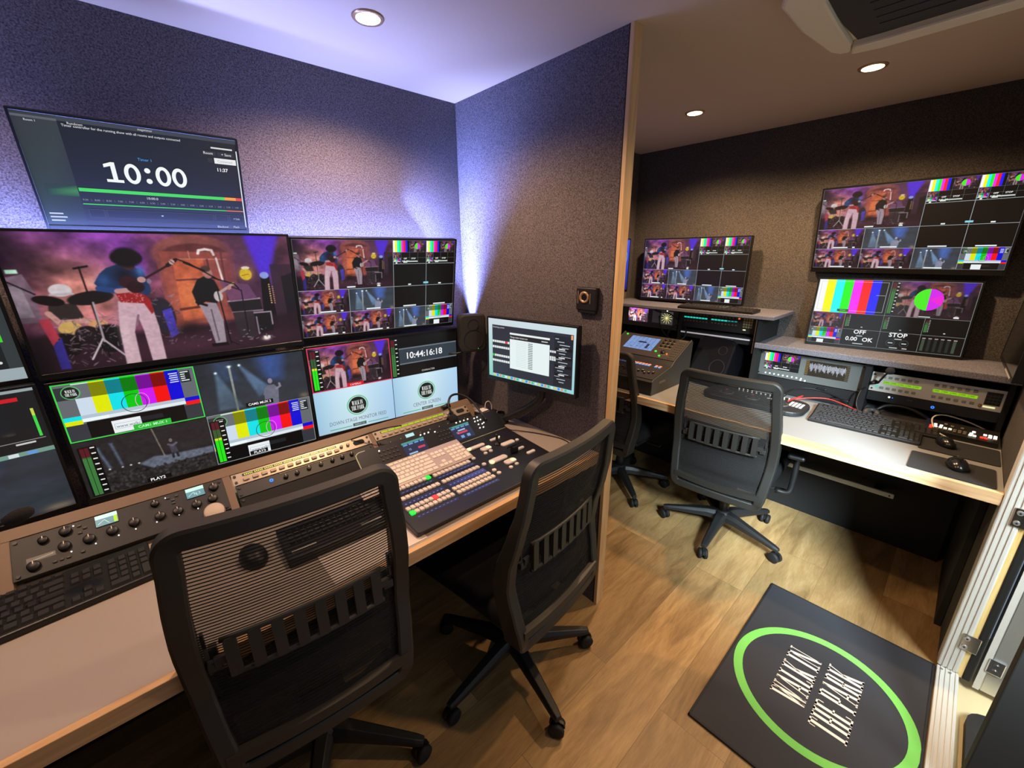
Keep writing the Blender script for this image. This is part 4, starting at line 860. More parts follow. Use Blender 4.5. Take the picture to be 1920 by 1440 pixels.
keyboard('keyboard', 'black keyboard behind the other one on the end wall desk', (2.420, .185, DT+.001), -PI/2+.05, .44, .125, BLK, KEYB, .018, .09)
# ================================================================== tilted rack box on the control desk
RA = math.radians(38)
RM = Matrix.Translation((0, 1.365, DT+.002)) @ Matrix.Rotation(RA, 4, 'X')     # local: x along desk, y up the slope, z out of the panel
def rackface(name, label, cat, u0, u1, v0, v1, m, depth=.10, lift=.003, group=None, rails=True):
    t = thing(name, label, cat, RM @ Vector(((u0+u1)/2, (v0+v1)/2, 0)), (RA, 0, 0), group)
    w, h = u1-u0, v1-v0; d = min(depth, .76*v0+.003)
    b = NB(); bx(b, -w/2, w/2, -h/2+.0006, h/2-.0006, 0, lift, r=.0008, seg=1); obj('face_plate', b, m, t)
    b = NB(); bx(b, -w/2+.012, w/2-.012, -h/2+.002, h/2-.002, -d, 0); obj('chassis', b, BLKM, t)
    b = NB(); cyl(b, (0, 0, 0), (0, 0, .003), .0042, n=10)
    copies(obj('screw', b, BLK, t), [(sx*(w/2-.009), sy*(h/2-.010), lift) for sx in (-1, 1) for sy in (-1, 1)], t)
    return t, w, h
t = thing('rack_box', 'brown wooden desktop rack box with three bays under the monitors', 'rack box', (0, 1.365, DT+.002), (RA, 0, 0))
b = NB()
for (x0, x1) in ((-.385, -.350), (.092, .113), (.572, .590), (1.046, 1.075)):
    prism(b, [(0, 0), (.172, 0), (.172, -.12), (.06, -.045)], x0, x1, M=Matrix(((0, 0, 1, 0), (1, 0, 0, 0), (0, 1, 0, 0), (0, 0, 0, 1))))
bx(b, -.385, 1.075, .142, .175, -.015, 0.001, r=.001); bx(b, -1.2, -.385, .142, .175, -.015, 0.001, r=.001)
obj('frame', b, RIM, t)
t2 = thing('rack_box', 'brown wooden rack box bay cut off at the left picture edge', 'rack box', (0, 1.365, DT+.002), (RA, 0, 0))
b = NB(); bx(b, -1.17, -.41, .010, .140, -.005, -.001); obj('face_plate', b, BLKM, t2)
b = NB(); bx(b, -.402, -.388, 0.004, .14, -.003, 0.0); obj('frame', b, RIM, t2)

# bay 1: dual strip unit with two small displays
def knob(parent, x, y, r, h, m=BLK, z=.003, name='knob', mark=True):
    b = NB(); lathe(b, [(r, 0), (r*.94, h*.85), (r*.8, h), (0, h)], (x, y, z), (0, 0, 1), n=18)
    if mark: bx(b, x-.0008, x+.0008, y+r*.3, y+r*.9, z+h, z+h+.0006, mi=1)
    return obj(name, b, [m, WHT], parent)
t, w, h = rackface('rack_unit', 'black rack unit with two small lit displays and rows of round knobs', 'rack unit', -.350, .092, .030, .140, BLK2)
for (sx, lx, yel) in ((-1, -.047, 1), (1, .149, 0)):
    dsp = NB(); bx(dsp, lx-.023, lx+.023, .018, .052, .003, .005, r=.001); dd = obj('display_frame', dsp, BEZ, t)
    c = Canvas(100, 74, .044, .032, (.42, .62, .64)); c.rect(0, 0, 100, 26, (.86, 1, .96), 2); c.line(10, 60, 40, 36, 3, (.85, .95, .95)); c.line(40, 36, 60, 66, 3, (.85, .95, .95))
    if yel: c.rect(82, 26, 16, 44, (.75, .95, .1), 3)
    else: c.text('11.2', 60, 58, 24, (.95, 1, 1))
    o = c.build('display', t, SCR, (lx, .035, .0056)); o.rotation_euler = (-PI/2, 0, 0)
for k, (x, y) in enumerate([(-.165, .030), (-.125, .036), (-.13, -.004), (-.085, -.006), (-.040, -.004), (.005, .000), (.055, .036), (.060, -.006), (.100, -.008), (.145, -.006), (.185, -.004), (.195, .032), (-.185, -.030)]):
    knob(t, x, y, .0125 if k not in (0, 6) else .010, .009, BLK)
for k, (x, y) in enumerate([(-.100, .040), (-.090, .030), (-.100, .020), (.085, .042), (.095, .032), (.105, .042), (.095, .022), (-.150, -.036), (-.138, -.036), (-.126, -.036), (-.1, -.034)]):
    b = NB(); bx(b, x-.004, x+.004, y-.003, y+.003, .003, .006, r=.001); obj('button', b, GRYD, t)
for x, y in ((-.120, -.024), (-.075, -.024), (-.03, -.022), (.005, -.02), (.05, -.02), (.1, -.02), (.145, -.02), (-.11, .045), (.08, .045)):
    b = NB(); cyl(b, (x, y, .003), (x, y, .0045), .0016, n=8); obj('indicator', b, LEDW, t)
c = Canvas(100, 24, .05, .012, (.10, .10, .10)); c.poly([(10, 17), (82, 9), (92, 5), (92, 12), (20, 20)], (.5, .47, .44)); o = c.build('maker_mark', t, SCR, (-.172, -.012, .0034)); o.rotation_euler = (-PI/2, 0, 0)
# round puck knob leaning at the right end of bay 1
t = thing('puck_controller', 'round pale puck knob in front of the left rack bay divider', 'knob', (.050, 1.385, DT+.025), (RA, 0, 0))
b = NB(); lathe(b, [(.026, 0), (.027, .006), (.026, .022), (0, .022)], n=36); obj('body', b, mat('taupe plastic', rgb(150, 132, 112), .45), t)
b = NB(); lathe(b, [(0, .0245), (.021, .0245), (.0245, .022)], n=36); obj('top', b, DISC, t)
b = NB(); tube(b, [(-.02, -.02, -.01), (-.05, -.03, -.008), (-.06, -.05, -.01)], .003); obj('cable', b, WHC, t)
# bay 2 and 3 silver intercom strips
def intercom(u0, u1, v0, v1, label, bright):
    t, w, h = rackface('intercom_panel', label, 'intercom panel', u0, u1, v0, v1, SILV, group=None)
    c = Canvas(640, 24, .30, .009, (.12, .13, .04))
    for k in range(10):
        if bright: c.rect(8+k*63, 3, 58, 18, (.85, .95, .05), 2)
        for q in range(5): c.rect(12+k*63+q*11, 6, 7, 12, (.85, .95, .15) if not bright else (.55, .7, .02), 3)
    o = c.build('display', t, SCR, (-w/2+.030+.15, h*.24, .0034)); o.rotation_euler = (-PI/2, 0, 0)
    n = 12; src = NB(); bx(src, -.0085, .0085, -.0050, .0050, 0, .0055, r=.0015); k0 = obj('talk_key', src, mat('beige key', rgb(186, 166, 140), .45), t)
    copies(k0, [(-w/2+.038+k*.0262, -h*.16, .003) for k in range(n)], t)
    for x in (.118, .142): knob(t, x-(.0 if w < .46 else 0), h*.05, .006, .008, SILV, mark=False)
    b = NB(); prism(b, rrect(.163, .205, -.010, .010, .0095), .0031, .0036); obj('speaker_grille', b, BLKM, t)
    return t
intercom(.115, .572, .098, .140, 'silver intercom strip with dim yellow green display in the middle rack bay', False)
intercom(.590, 1.044, .100, .142, 'silver intercom strip with bright yellow display in the right rack bay', True)
t, w, h = rackface('rack_unit', 'black rack unit with blue ring light and small knobs in the middle bay', 'rack unit', .118, .570, .053, .097, BLK2)
b = NB(); lathe(b, [(.0055, 0), (.0055, .002), (.0025, .002), (.0025, .0)], (-.128, .004, .0032)); obj('ring_light', b, BLUEL, t)
for k, x in enumerate((-.085, -.05, -.01, .03, .07, .105, .14)): knob(t, x, .004 if k > 1 else 0, .0075, .008, BLK if k not in (2, 3) else GRYD)
b = NB(); bx(b, -.10, .125, .017, .019, .003, .0045); obj('light_strip', b, mat('pale strip', rgb(150, 130, 110), .5), t)
t, w, h = rackface('blank_panel', 'plain black blanking panel at the bottom of the middle bay', 'rack panel', .118, .570, .006, .052, BLKM)
t, w, h = rackface('rack_unit', 'black rack unit behind the video switcher in the right bay', 'rack unit', .592, 1.042, .006, .099, BLK2)
for k in range(9): knob(t, -.18+k*.045, .02, .006, .006)

# ================================================================== video switcher
t = thing('video_switcher', 'black video production switcher with rows of pale buttons and tilted display section', 'video switcher', (.7635, 1.04, DT))
def dk(x, y, top=0.0):   # a point of the sloping deck in the switcher's own frame
    z = .762+.027*(y-.9)/.3; k = (1.5-z)/.71
    return (x*k-.7635, y*k-1.04, z-DT+top)
b = NB(); prism(b, rrect(-.3115, .3115, -.147, .190, .012), .002, .030)
for v in b.verts:
    if v.co.z > .02: v.co.z = .762-DT+.027*(v.co.y+1.04-.925)/.3
    else: v.co.y = max(v.co.y, -.140)
obj('deck', b, SWB, t, bevel=.003)
SL = math.radians(39)
ds = NB(); MM = Matrix.Translation((0, .188, .048)) @ Matrix.Rotation(SL, 4, 'X')
prism(ds, rrect(-.3115, .3115, 0, .097, .012), -.012, .004, M=MM); bx(ds, -.295, .295, .155, .24, .002, .040); obj('display_section', ds, SWB, t, bevel=.002)
b = NB(); tube(b, [MM @ Vector(p) for p in ((-.312, .004, .003), (-.312, .080, .003), (-.308, .091, .003), (-.298, .097, .003), (-.276, .0975, .003))], .0022, n=6, sm=2); obj('edge_trim', b, MATS['pale edge'] if 'pale edge' in MATS else mat('pale edge', rgb(190, 196, 160), .4), t); b = NB(); tube(b, [MM @ Vector((.05, -.001, .004)), MM @ Vector((.305, -.001, .004))], .0014, n=6, sm=1); obj('edge_trim', b, MATS['pale edge'], t)
def onslope(o): 
    o.matrix_local = MM @ o.matrix_local
    return o
for sx in (-.092, .118):
    c = Canvas(160, 110, .092, .066, (.14, .17, .30)); c.rect(0, 0, 160, 12, (.3, .62, .55), 2)
    for k in range(4): c.rect(6+k*40, 14, 30, 10, (.42, .62, .85), 3)
    c.rect(95 if sx < 0 else 40, 52, 50 if sx < 0 else 80, 14, (.85, .25, .35), 3); c.rect(20 if sx < 0 else 50, 78 if sx < 0 else 36, 60, 10, (.65, .78, .9), 3)
    for k in range(2 if sx > 0 else 0): c.rect(50+k*50, 80, 26, 20, (.5, .65, .85), 3)
    c.text('12', 40, 60, 18, (.8, .85, .95))
    o = c.build('menu_screen', t, SCR); o.matrix_local = MM @ Matrix.Translation((sx-.01, .046, .0045)) @ Matrix.Rotation(-PI/2, 4, 'X')
c = Canvas(60, 30, .034, .014, (.75, .95, .95)); o = c.build('label_screen', t, SCR); o.matrix_local = MM @ Matrix.Translation((-.10, .102, .0045)) @ Matrix.Rotation(-PI/2, 4, 'X')
b = NB(); bx(b, -.004, .004, -.0026, .0026, 0, .003, r=.001); kk = obj('menu_key', b, GRYD, t)
L = []
for gx in (-.232, .006): L += [(gx+c_*.0155, .074-r_*.0165, .004) for c_ in range(5) for r_ in range(3)]
cs = copies(kk, L, t)
for o in cs: o.matrix_local = MM @ Matrix.Translation(o.location)
b = NB(); cyl(b, (0, 0, 0), (0, 0, .0035), .0028, n=10); ld = obj('lit_key', b, mat('lit key', (1, 1, 1), .5, emit=(1, .98, .9), es=.9), t)
L = [(-.002, .082, .004), (-.232, .079, .004)] + [(-.062+.017*k, .088, .004) for k in range(3)] + [(.103+.019*k, .090, .004) for k in range(4)] + [(.190, .084, .004), (.206, .085, .004), (.185, .069, .004), (.200, .069, .004), (.214, .070, .004), (.193, .052, .004), (.211, .049, .004), (.221, .052, .004), (.207, .033, .004), (.190, .035, .004)]
for o in copies(ld, L, t): o.matrix_local = MM @ Matrix.Translation(o.location)
# button rows (world coordinates of each row, measured on the deck)
KZ = .034
def key_mesh(w, d, m, name='button'):
    b = NB(); prism(b, rrect(-w/2, w/2, -d/2, d/2, .002, 2), 0, .006); bmesh.ops.bevel(b, geom=[e for e in b.edges if all(v.co.z > .005 for v in e.verts)], offset=.001, segments=1, affect='EDGES'); return obj(name, b, m, t)
kw = key_mesh(.0128, .0165, BTNW); L = []
for (x0, ys) in ((.468, (1.112, 1.088, 1.030, .972, .947)), (.630, (1.108, 1.084, 1.030, .970, .945))):
    for y in ys:
        for k in range(10): L.append((x0+k*.01525, y))
special = {}
for i, (X, Y) in enumerate(L):
    if abs(X-.532) < .008 and abs(Y-1.112) < .004: special[i] = RED
    if abs(X-.603) < .008 and abs(Y-1.088) < .004: special[i] = GRN
    if abs(X-.560) < .008 and abs(Y-.972) < .004: special[i] = RED
    if abs(X-.469) < .008 and abs(Y-.947) < .004: special[i] = GRN
copies(kw, [dk(*p) for i, p in enumerate(L) if i not in special], t)
for i, m in special.items(): o = key_mesh(.0150, .0180, m, 'lit_button'); o.location = dk(*L[i])
# blue label strips between the rows
for (x0, x1, y0, y1, g) in ((.462, .612, 1.055, 1.070, .2), (.466, .612, .988, 1.012, .25), (.464, .612, .914, .929, .25), (.625, .780, 1.055, 1.070, .3), (.625, .780, .988, 1.013, .45), (.625, .775, .914, .929, .35)):
    c = Canvas(300, 30, x1-x0, y1-y0, (.10, .11, .22))
    c.quadc([(0, 30), (300, 30), (300, 0), (0, 0)], [(.12, .13, .24), (.20*g*3, .18*g*3, .55*g*1.6), (.22*g*3, .24*g*3, .80*g*1.6), (.13, .15, .28)], 1)
    for k in range(10): c.rect(12+k*29, 12, 12, 5, (.5, .52, .75), 2)
    o = c.build('label_strip', t, SCR, dk((x0+x1)/2, (y0+y1)/2, .0007)); o.rotation_euler = (-PI/2+.085, 0, 0)
def pad(x, y, w, d, m=BTNW, name='button_pad', n=1):
    b = NB(); prism(b, rrect(-w/2, w/2, -d/2, d/2, min(w, d)*.35, 3), 0, .006); o = obj(name, b, m, t, bevel=.001); o.location = dk(x, y)
    return o
for (x, y, w, d, m) in ((.862, 1.158, .075, .018, BTNW), (.880, 1.122, .046, .026, BTNW), (.854, 1.092, .014, .013, BTNW), (.881, 1.094, .014, .013, BTNW), (.796, 1.090, .014, .014, BTNW), (.797, 1.114, .014, .014, BTNW), (.958, 1.163, .046, .014, BTNW), (.972, 1.100, .064, .024, BTNW), (1.018, 1.096, .014, .013, BTNW), (.858, 1.025, .080, .026, BTNW), (.880, .984, .050, .028, BTNW), (.853, .950, .014, .013, BTNW), (.884, .954, .014, .013, BTNW), (.797, 1.030, .015, .015, BTNW), (.797, .974, .015, .014, BTNW), (.797, .949, .015, .014, BTNW), (.972, 1.034, .046, .012, BTNW), (.985, .985, .040, .014, BTNW)): pad(x, y, w, d, m)
for (x, y, w, d) in ((.826, 1.157, .018, .016), (.890, 1.120, .018, .018), (.978, 1.167, .016, .012), (.826, 1.020, .018, .018), (.892, .982, .020, .018)): o = pad(x, y, w, d, YLW, 'lit_button'); o.location.z += .001
b = NB(); lathe(b, [(.014, 0), (.012, .004), (.006, .006), (.005, .030), (.008, .036), (.006, .042), (0, .043)], dk(.941, 1.129)); obj('joystick', b, BLK, t)
b = NB(); fx, fy, fz = dk(.942, 1.03); bx(b, fx-.015, fx+.015, fy-.009, fy+.009, fz, fz+.028, r=.004); bx(b, fx-.042, fx+.042, fy-.004, fy+.004, fz+.028, fz+.036, r=.003); obj('fader_bar', b, BLK, t)

# small dark controller and paper seen through the mesh of the near chair
t = thing('button_controller', 'black shot box controller with rows of small keys, seen through the near chair mesh', 'controller', (.292, 1.085, DT+.001), (0.06, 0, -.05))
b = NB(); bx(b, -.135, .135, -.075, .075, 0, .028, r=.004); obj('body', b, BLK, t)
b = NB(); bx(b, -.006, .006, -.005, .005, 0, .006, r=.0012); copies(obj('key', b, KEYB, t), [(-.11+k*.0165, .045-r*.019, .028) for k in range(14) for r in range(4)], t)
b = NB(); bx(b, .06, .12, -.052, -.044, .028, .0288); bx(b, -.12, -.06, -.052, -.044, .028, .0288); obj('label_print', b, WHC, t)
b = NB(); bx(b, .22, .476, .885, 1.02, DT+.0004, DT+.0012)
tag(obj('paper_sheet', b, PAPER), 'pale paper sheet on the desk edge in front of the video switcher', 'paper')
t = thing('mouse', 'black mouse on the pale desk, seen through the near chair mesh', 'mouse', (.095, 1.12, DT), (0, 0, .1))
b = NB(); lathe(b, [(.031, 0), (.032, .008), (.028, .022), (.016, .032), (0, .035)], n=24); bmesh.ops.scale(b, vec=(1, 1.6, 1), verts=b.verts); obj('body', b, BLK, t)
# gooseneck microphones
t = thing('gooseneck_microphone', 'black gooseneck microphone arching over the right end of the rack box', 'microphone', (.925, 1.385, .86))
b = NB(); tube(b, [(-.035, -.03, .0), (-.035, -.005, .035), (-.005, .02, .062), (.04, .02, .060), (.072, -.02, .035), (.080, -.08, -.01), (.07, -.125, -.025)], .0048, n=10); obj('neck', b, CAB, t)
b = NB(); lathe(b, [(0, 0), (.014, .004), (.019, .018), (.018, .034), (.010, .044), (0, .046)], (-.042, -.055, -.035), (.2, .6, .8)); obj('foam_windscreen', b, FOAM, t)
b = NB(); cyl(b, (-.02, -.0, .0), (-.05, -.02, -.02), .008); cyl(b, (-.055, .015, .02), (-.02, .01, .03), .011); obj('clamp', b, BLK, t)
t = thing('gooseneck_microphone', 'black foam tipped microphone at the left picture edge in front of the lower monitor', 'microphone', (-.275, 1.27, .975))
b = NB(); lathe(b, [(0, -.026), (.010, -.023), (.0145, -.008), (.015, .006), (.010, .020), (0, .025)], (0, 0, 0), (.94, .05, .28)); obj('foam_windscreen', b, FOAM, t)
b = NB(); tube(b, [(-.018, 0, -.004), (-.06, 0, -.02), (-.16, .02, -.07), (-.25, .06, -.20)], .004, n=8); obj('neck', b, CAB, t)
t = thing('power_brick', 'small box with pale label on top of the switcher, beside a looped cable', 'adapter', (1.03, 1.335, .828), (0, 0, .1))
b = NB(); bx(b, -.028, .028, -.02, .02, 0, .02, r=.003); bx(b, .03, .065, -.03, .02, -.02, .012, r=.004); obj('body', b, BLK, t)
b = NB(); bx(b, -.026, .026, -.021, -.0202, .003, .017); bx(b, -.026, .026, -.018, .018, .0202, .0212); obj('label', b, PAPER, t)
b = NB(); tube(b, [(.02, 0, .02), (.03, .005, .045), (.045, .0, .05), (.055, -.005, .03), (.05, -.01, .0)], .0018, n=6); obj('cable', b, WHC, t)
b = NB(); tube(b, [(1.095, 1.30, .79), (1.12, 1.26, .755), (1.155, 1.235, .746), (1.19, 1.18, .744), (1.215, 1.12, .744), (1.235, 1.05, .744), (1.225, .99, .744)], .0022, n=6)
tag(obj('cable', b, CAB), 'thin black cable lying along the partition beside the video switcher', 'cable')
b = NB(); tube(b, [(.505, 1.470, .832), (.56, 1.44, .850), (.62, 1.415, .862), (.68, 1.40, .86)], .0028, n=6)
tag(obj('cable', b, CAB), 'black cable bridging the middle and right rack bays', 'cable')
# studio speakers
def speaker(label, loc, rot, w, h, d, group=None, cab=None, dx=0, ds=1.0):
    t = thing('studio_speaker', label, 'loudspeaker', loc, rot, group)
    b = NB(); prism(b, rrect(-w/2, w/2, -h/2, h/2, w*.20, 5), 0, d, M=Matrix.Rotation(PI/2, 4, 'X') @ Matrix.Diagonal((1, 1, -1, 1)))
    bmesh.ops.scale(b, vec=(.84, 1, .88), verts=[v for v in b.verts if v.co.y > d*.9]); o = obj('cabinet', b, cab or CHF, t, bevel=.010)
    for (z, r) in ((h*.22, w*.19*ds), (-h*.16, w*.34*ds)):
        b = NB(); lathe(b, [(r*1.12, -.0), (r*1.05, .0015), (r*.95, -.006 if r > .03 else -.003), (r*.35, -.012 if r > .03 else -.005), (r*.28, -.006), (0, -.004)], (dx, -.0008, z), (0, -1, 0)); obj('driver', b, BLKM, t)
    b = NB(); cyl(b, (w*.16, 0, -h*.40), (w*.16, -.0015, -h*.40), .0022, n=8); obj('power_light', b, GRN, t)
    return t
t = speaker('dark studio loudspeaker with green power light in the corner above the monitors', (1.117, 1.49, 1.156), (0, 0, math.radians(-22)), .125, .178, .105)
b = NB(); tube(b, [(-.02, .06, -.085), (-.05, .05, -.095), (-.09, .06, -.10), (-.13, .1, -.10)], .005); obj('bracket', b, CAB, t)

# sensor box on the partition
t = thing('wall_camera', 'small black box with round lens mounted near the free end of the partition', 'camera box', (XB-.001, .948, 1.333))
b = NB(); bx(b, -.022, 0, -.044, .046, -.035, .047, r=.004); bx(b, -.018, 0, -.040, .042, -.046, -.033, r=.003); obj('body', b, BLK, t)
b = NB(); lathe(b, [(.021, 0), (.021, .004), (.016, .005), (.013, .001), (0, .0)], (-.022, .008, .012), (-1, 0, 0)); obj('lens_ring', b, BRNZ, t)
b = NB(); lathe(b, [(.0125, 0), (.0, .001)], (-.0232, .008, .012), (-1, 0, 0)); obj('lens', b, BEZ, t)
b = NB(); bx(b, -.024, -.021, .034, .037, -.012, .034); bx(b, -.024, -.021, -.020, -.018, -.01, .026); obj('trim', b, GOLD, t)

# ================================================================== end wall: shelves and rack gear (local x runs right, y into the wall, z up)
RC = (0, 0, -PI/2)
SHELFM = felt('felt covered shelf', rgb(84, 84, 92), rgb(134, 134, 142))
t = thing('rack_shelf', 'grey felt topped shelf box over the silver intercom panel and grey scope unit', 'shelf', (2.47, .24, .74), RC)
b = NB(); bx(b, -.505, .45, -.0, .315, .255, .285, r=.004); obj('top', b, SHELFM, t)
b = NB(); bx(b, -.505, -.492, .02, .315, 0, .255); bx(b, -.025, -.003, .055, .315, 0.0, .255); bx(b, .425, .44, .06, .315, 0, .255); bx(b, -.49, .425, .25, .26, 0, .255); obj('side_panel', b, BLKM, t)
t = thing('rack_shelf', 'taupe felt topped shelf box above the mixing console, below the multiview monitor', 'shelf', (2.44, 1.2, .94), RC)
b = NB(); bx(b, -.535, .535, 0, .345, .215, .235, r=.003); obj('top', b, SHELFM, t)
b = NB(); bx(b, .452, .470, .04, .345, -.20, .215); bx(b, -.02, .0, .10, .345, 0, .215); bx(b, -.535, .455, .30, .31, -.2, .215); obj('side_panel', b, BLKM, t)
b = NB(); bx(b, .428, .434, .085, .095, .01, .20); obj('rack_rail', b, CHR, t)
def rackC(name, label, cat, y1, y0, z0, z1, m, X=2.57, tilt=0, depth=.13, ears=True):
    t = thing(name, label, cat, (X, (y0+y1)/2, (z0+z1)/2), Euler((math.radians(-tilt), 0, -PI/2), 'XYZ'))
    w, h = y1-y0, z1-z0
    b = NB(); bx(b, -w/2, w/2, -.003, 0, -h/2, h/2, r=.0008, seg=1); obj('face_plate', b, m, t)
    b = NB(); bx(b, -w/2+.014, w/2-.014, 0, depth, -h/2+.003, h/2-.003); obj('chassis', b, BLKM, t)
    if ears:
        b = NB(); cyl(b, (0, 0, 0), (0, -.003, 0), .004, n=10)
        copies(obj('screw', b, BLK, t), [(sx*(w/2-.010), -.003, sz*(h/2-.012)) for sx in (-1, 1) for sz in (-1, 1)], t)
    return t, w, h
t, w, h = rackC('scope_unit', 'grey twin screen scope unit showing colour bars and a waveform', 'rack unit', .738, .268, .832, .970, GRY)
c = Canvas(640, 360, .168, .092, (.01, .01, .02)); multi(c, 0, 0, 640, 360, 1); c.build('screen', t, SCRB, (-.120, -.0036, .018))
c = Canvas(640, 360, .186, .080, (.03, .03, .03))
for k in range(14): c.rect(0, 10+k*25, 50, 6, (.75, .62, .30), 2); c.rect(590, 10+k*25, 50, 6, (.55, .5, .35), 2); c.rect(50, 12+k*25, 540, 2, (.55, .48, .25), 2)
for k in range(70):
    x = 60+k*7.6; hh = 90+110*abs(math.sin(k*.37))*rng.uniform(.5, 1); g = rng.uniform(.75, 1.0); c.rect(x, 40+rng.uniform(0, 50), 3.5, hh, (g*.9, g*.93, g), 3)
c.build('screen', t, SCRB, (.083, -.0036, .010))
b = NB(); cyl(b, (0, 0, 0), (0, -.003, 0), .0035, n=10); copies(obj('button', b, LEDW, t), [(-.19+k*.0215, -.003, -.054-.0*k) for k in range(9)] + [(-.02, -.003, -.062), (.0, -.003, -.062)], t)
b = NB(); bx(b, -.212, -.19, -.004, -.003, .058, .066); obj('label_plate', b, PAPER, t)
t, w, h = rackC('rack_unit', 'black rack unit below the grey scope unit', 'rack unit', .738, .268, .745, .829, BLK2)
b = NB(); bx(b, .13, .20, -.02, -.003, -.02, -.006, r=.003); bx(b, .06, .10, -.012, -.003, .02, .03, r=.003); obj('connector', b, BLK, t)
t, w, h = rackC('intercom_panel', 'wide silver intercom panel with two green displays and a dark number pad', 'intercom panel', .241, -.204, .852, .945, SILVC)
for x0, x1 in ((-.176, -.045), (-.008, .129)):
    c = Canvas(600, 50, x1-x0, .014, (.42, .62, .04))
    for k in range(5): c.rect(20+k*118, 4, 100, 40, (.48, .70, .05), 2); c.rect(30+k*118, 14, 60, 14, (.32, .48, .03), 3)
    c.build('display', t, SCRB, ((x0+x1)/2, -.0036, .002))
b = NB(); bx(b, -.007, .007, -.004, 0, -.006, .006, r=.0018); kk = obj('key', b, mat('grey key', rgb(150, 148, 142), .4), t)
copies(kk, [(-.178+k*.0225, -.003, z) for k in range(6) for z in (.027, -.026)] + [(.0+k*.0235, -.003, z) for k in range(6) for z in (.027, -.026)], t)
b = NB(); bx(b, .150, .196, -.005, -.003, -.022, .034, r=.001); obj('number_pad', b, GRYD, t)
b = NB(); bx(b, -.0045, .0045, -.002, 0, -.005, .005, r=.001); copies(obj('number_key', b, BLK, t), [(.157+k*.0108, -.005, .026-r_*.0135) for k in range(4) for r_ in range(4)], t)
b = NB(); bx(b, .150, .185, -.005, -.003, -.034, -.028); obj('lit_bar', b, YLW, t)
b = NB(); cyl(b, (-.196, -.003, -.022), (-.196, -.005, -.022), .008, n=16); obj('talk_button', b, mat('teal button', rgb(130, 200, 180), .4, emit=rgb(100, 190, 160), es=.3), t)
b = NB(); lathe(b, [(.006, 0), (.006, .012), (.0, .012)], (.142, -.003, -.028), (0, -1, 0)); obj('knob', b, BRNZ, t)
t, w, h = rackC('rack_unit', 'slim black rack unit with blue ring light below the silver intercom panel', 'rack unit', .241, -.204, .805, .850, BLK2)
b = NB(); lathe(b, [(.006, 0), (.006, .002), (.003, .002), (.003, .0)], (.008, -.0032, -.004), (0, -1, 0)); obj('ring_light', b, BLUEL, t)
b = NB(); cyl(b, (-.142, -.003, .006), (-.142, -.005, .006), .004, n=12); obj('white_light', b, LEDW, t)
b = NB(); cyl(b, (-.130, -.003, .005), (-.130, -.004, .005), .002, n=8); obj('blue_light', b, BLUEL, t)
b = NB(); cyl(b, (-.075, -.003, .008), (-.075, -.006, .008), .005, n=12); cyl(b, (-.065, -.003, .008), (-.065, -.006, .008), .005, n=12); obj('socket', b, GRYD, t)
t = thing('gooseneck_microphone', 'black gooseneck microphone with round foam ball in front of the silver intercom panel', 'microphone', (2.553, .222, .90), RC)
b = NB(); tube(b, [(0, 0, 0), (.012, -.035, .004), (.022, -.065, .028), (.036, -.085, .060), (.046, -.095, .075)], .0042); obj('neck', b, CAB, t)
b = NB(); lathe(b, [(0, -.017), (.012, -.013), (.0175, 0), (.012, .013), (0, .017)], (.048, -.098, .082)); obj('foam_windscreen', b, FOAM, t)
b = NB(); cyl(b, (0, .0, 0), (0, -.016, 0), .010); cyl(b, (-.02, -.006, -.01), (.0, -.012, .0), .007); obj('base', b, BLK, t)
# upper left rack: key panel, lit strip, star scope
t, w, h = rackC('key_panel', 'black panel with turquoise lit key rows and number pad below the shelf', 'control panel', 1.222, .772, 1.048, 1.150, BLK2)
for x0 in (-.205, -.035):
    c = Canvas(400, 40, .150 if x0 < -.1 else .155, .012, (.02, .08, .08))
    for k in range(8): c.rect(6+k*49, 6, 42, 28, (.10, .80, .72) if (k < 5 or x0 < -.1) else (.08, .35, .33), 2); c.rect(10+k*49, 14, 30, 6, (.3, .9, .8), 3)
    c.build('display', t, SCR, (x0+.076, -.0036, .012))
b = NB(); bx(b, -.005, .005, -.003, 0, -.004, .004, r=.001); kk = obj('key', b, mat('bronze key', rgb(110, 84, 62), .4), t)
copies(kk, [(x0+.008+k*.0195, -.003, z) for x0 in (-.205, -.035) for k in range(8) for z in (.032, -.008)], t)
b = NB(); bx(b, -.005, .005, -.003, 0, -.0055, .0055, r=.001); copies(obj('number_key', b, GOLD, t), [(.152+k*.0135, -.003, .032-r_*.0145) for k in range(4) for r_ in range(4)], t)
b = NB(); bx(b, .118, .128, -.007, -.003, .028, .036, r=.001); obj('orange_key', b, ORNG, t)
b = NB(); bx(b, .150, .165, -.006, -.003, -.032, -.026, r=.001); obj('yellow_light', b, YLW, t)
t = thing('light_bar', 'thin pale light bar under the turquoise key panel', 'light bar', (2.55, 1.0, 1.020), RC)
b = NB(); bx(b, -.205, .205, -.008, .0, -.005, .003, r=.002); obj('tube', b, mat('dim white light bar', rgb(200, 190, 190), .4, emit=rgb(200, 190, 195), es=.45), t)
b = NB(); bx(b, -.215, .215, .0, .14, -.03, .012); obj('housing', b, BLKM, t)
t, w, h = rackC('scope_unit', 'grey unit with small stage picture and yellow star shaped vector display', 'rack unit', 1.690, 1.238, 1.015, 1.150, GRYD)
c = Canvas(480, 270, .150, .088, (0, 0, 0)); c.image(np.clip(shrink(IM_C, 5)*1.5+.08, 0, 1), 0, 0, 480, 270, 1); c.build('screen', t, SCRB, (-.062, -.0036, .008))
b = NB(); bx(b, .045, .098, -.004, -.003, -.032, .048, r=.001); obj('side_panel', b, mat('pale grey panel', rgb(150, 152, 156), .5), t)
c = Canvas(100, 100, .085, .085, (.26, .26, .24))
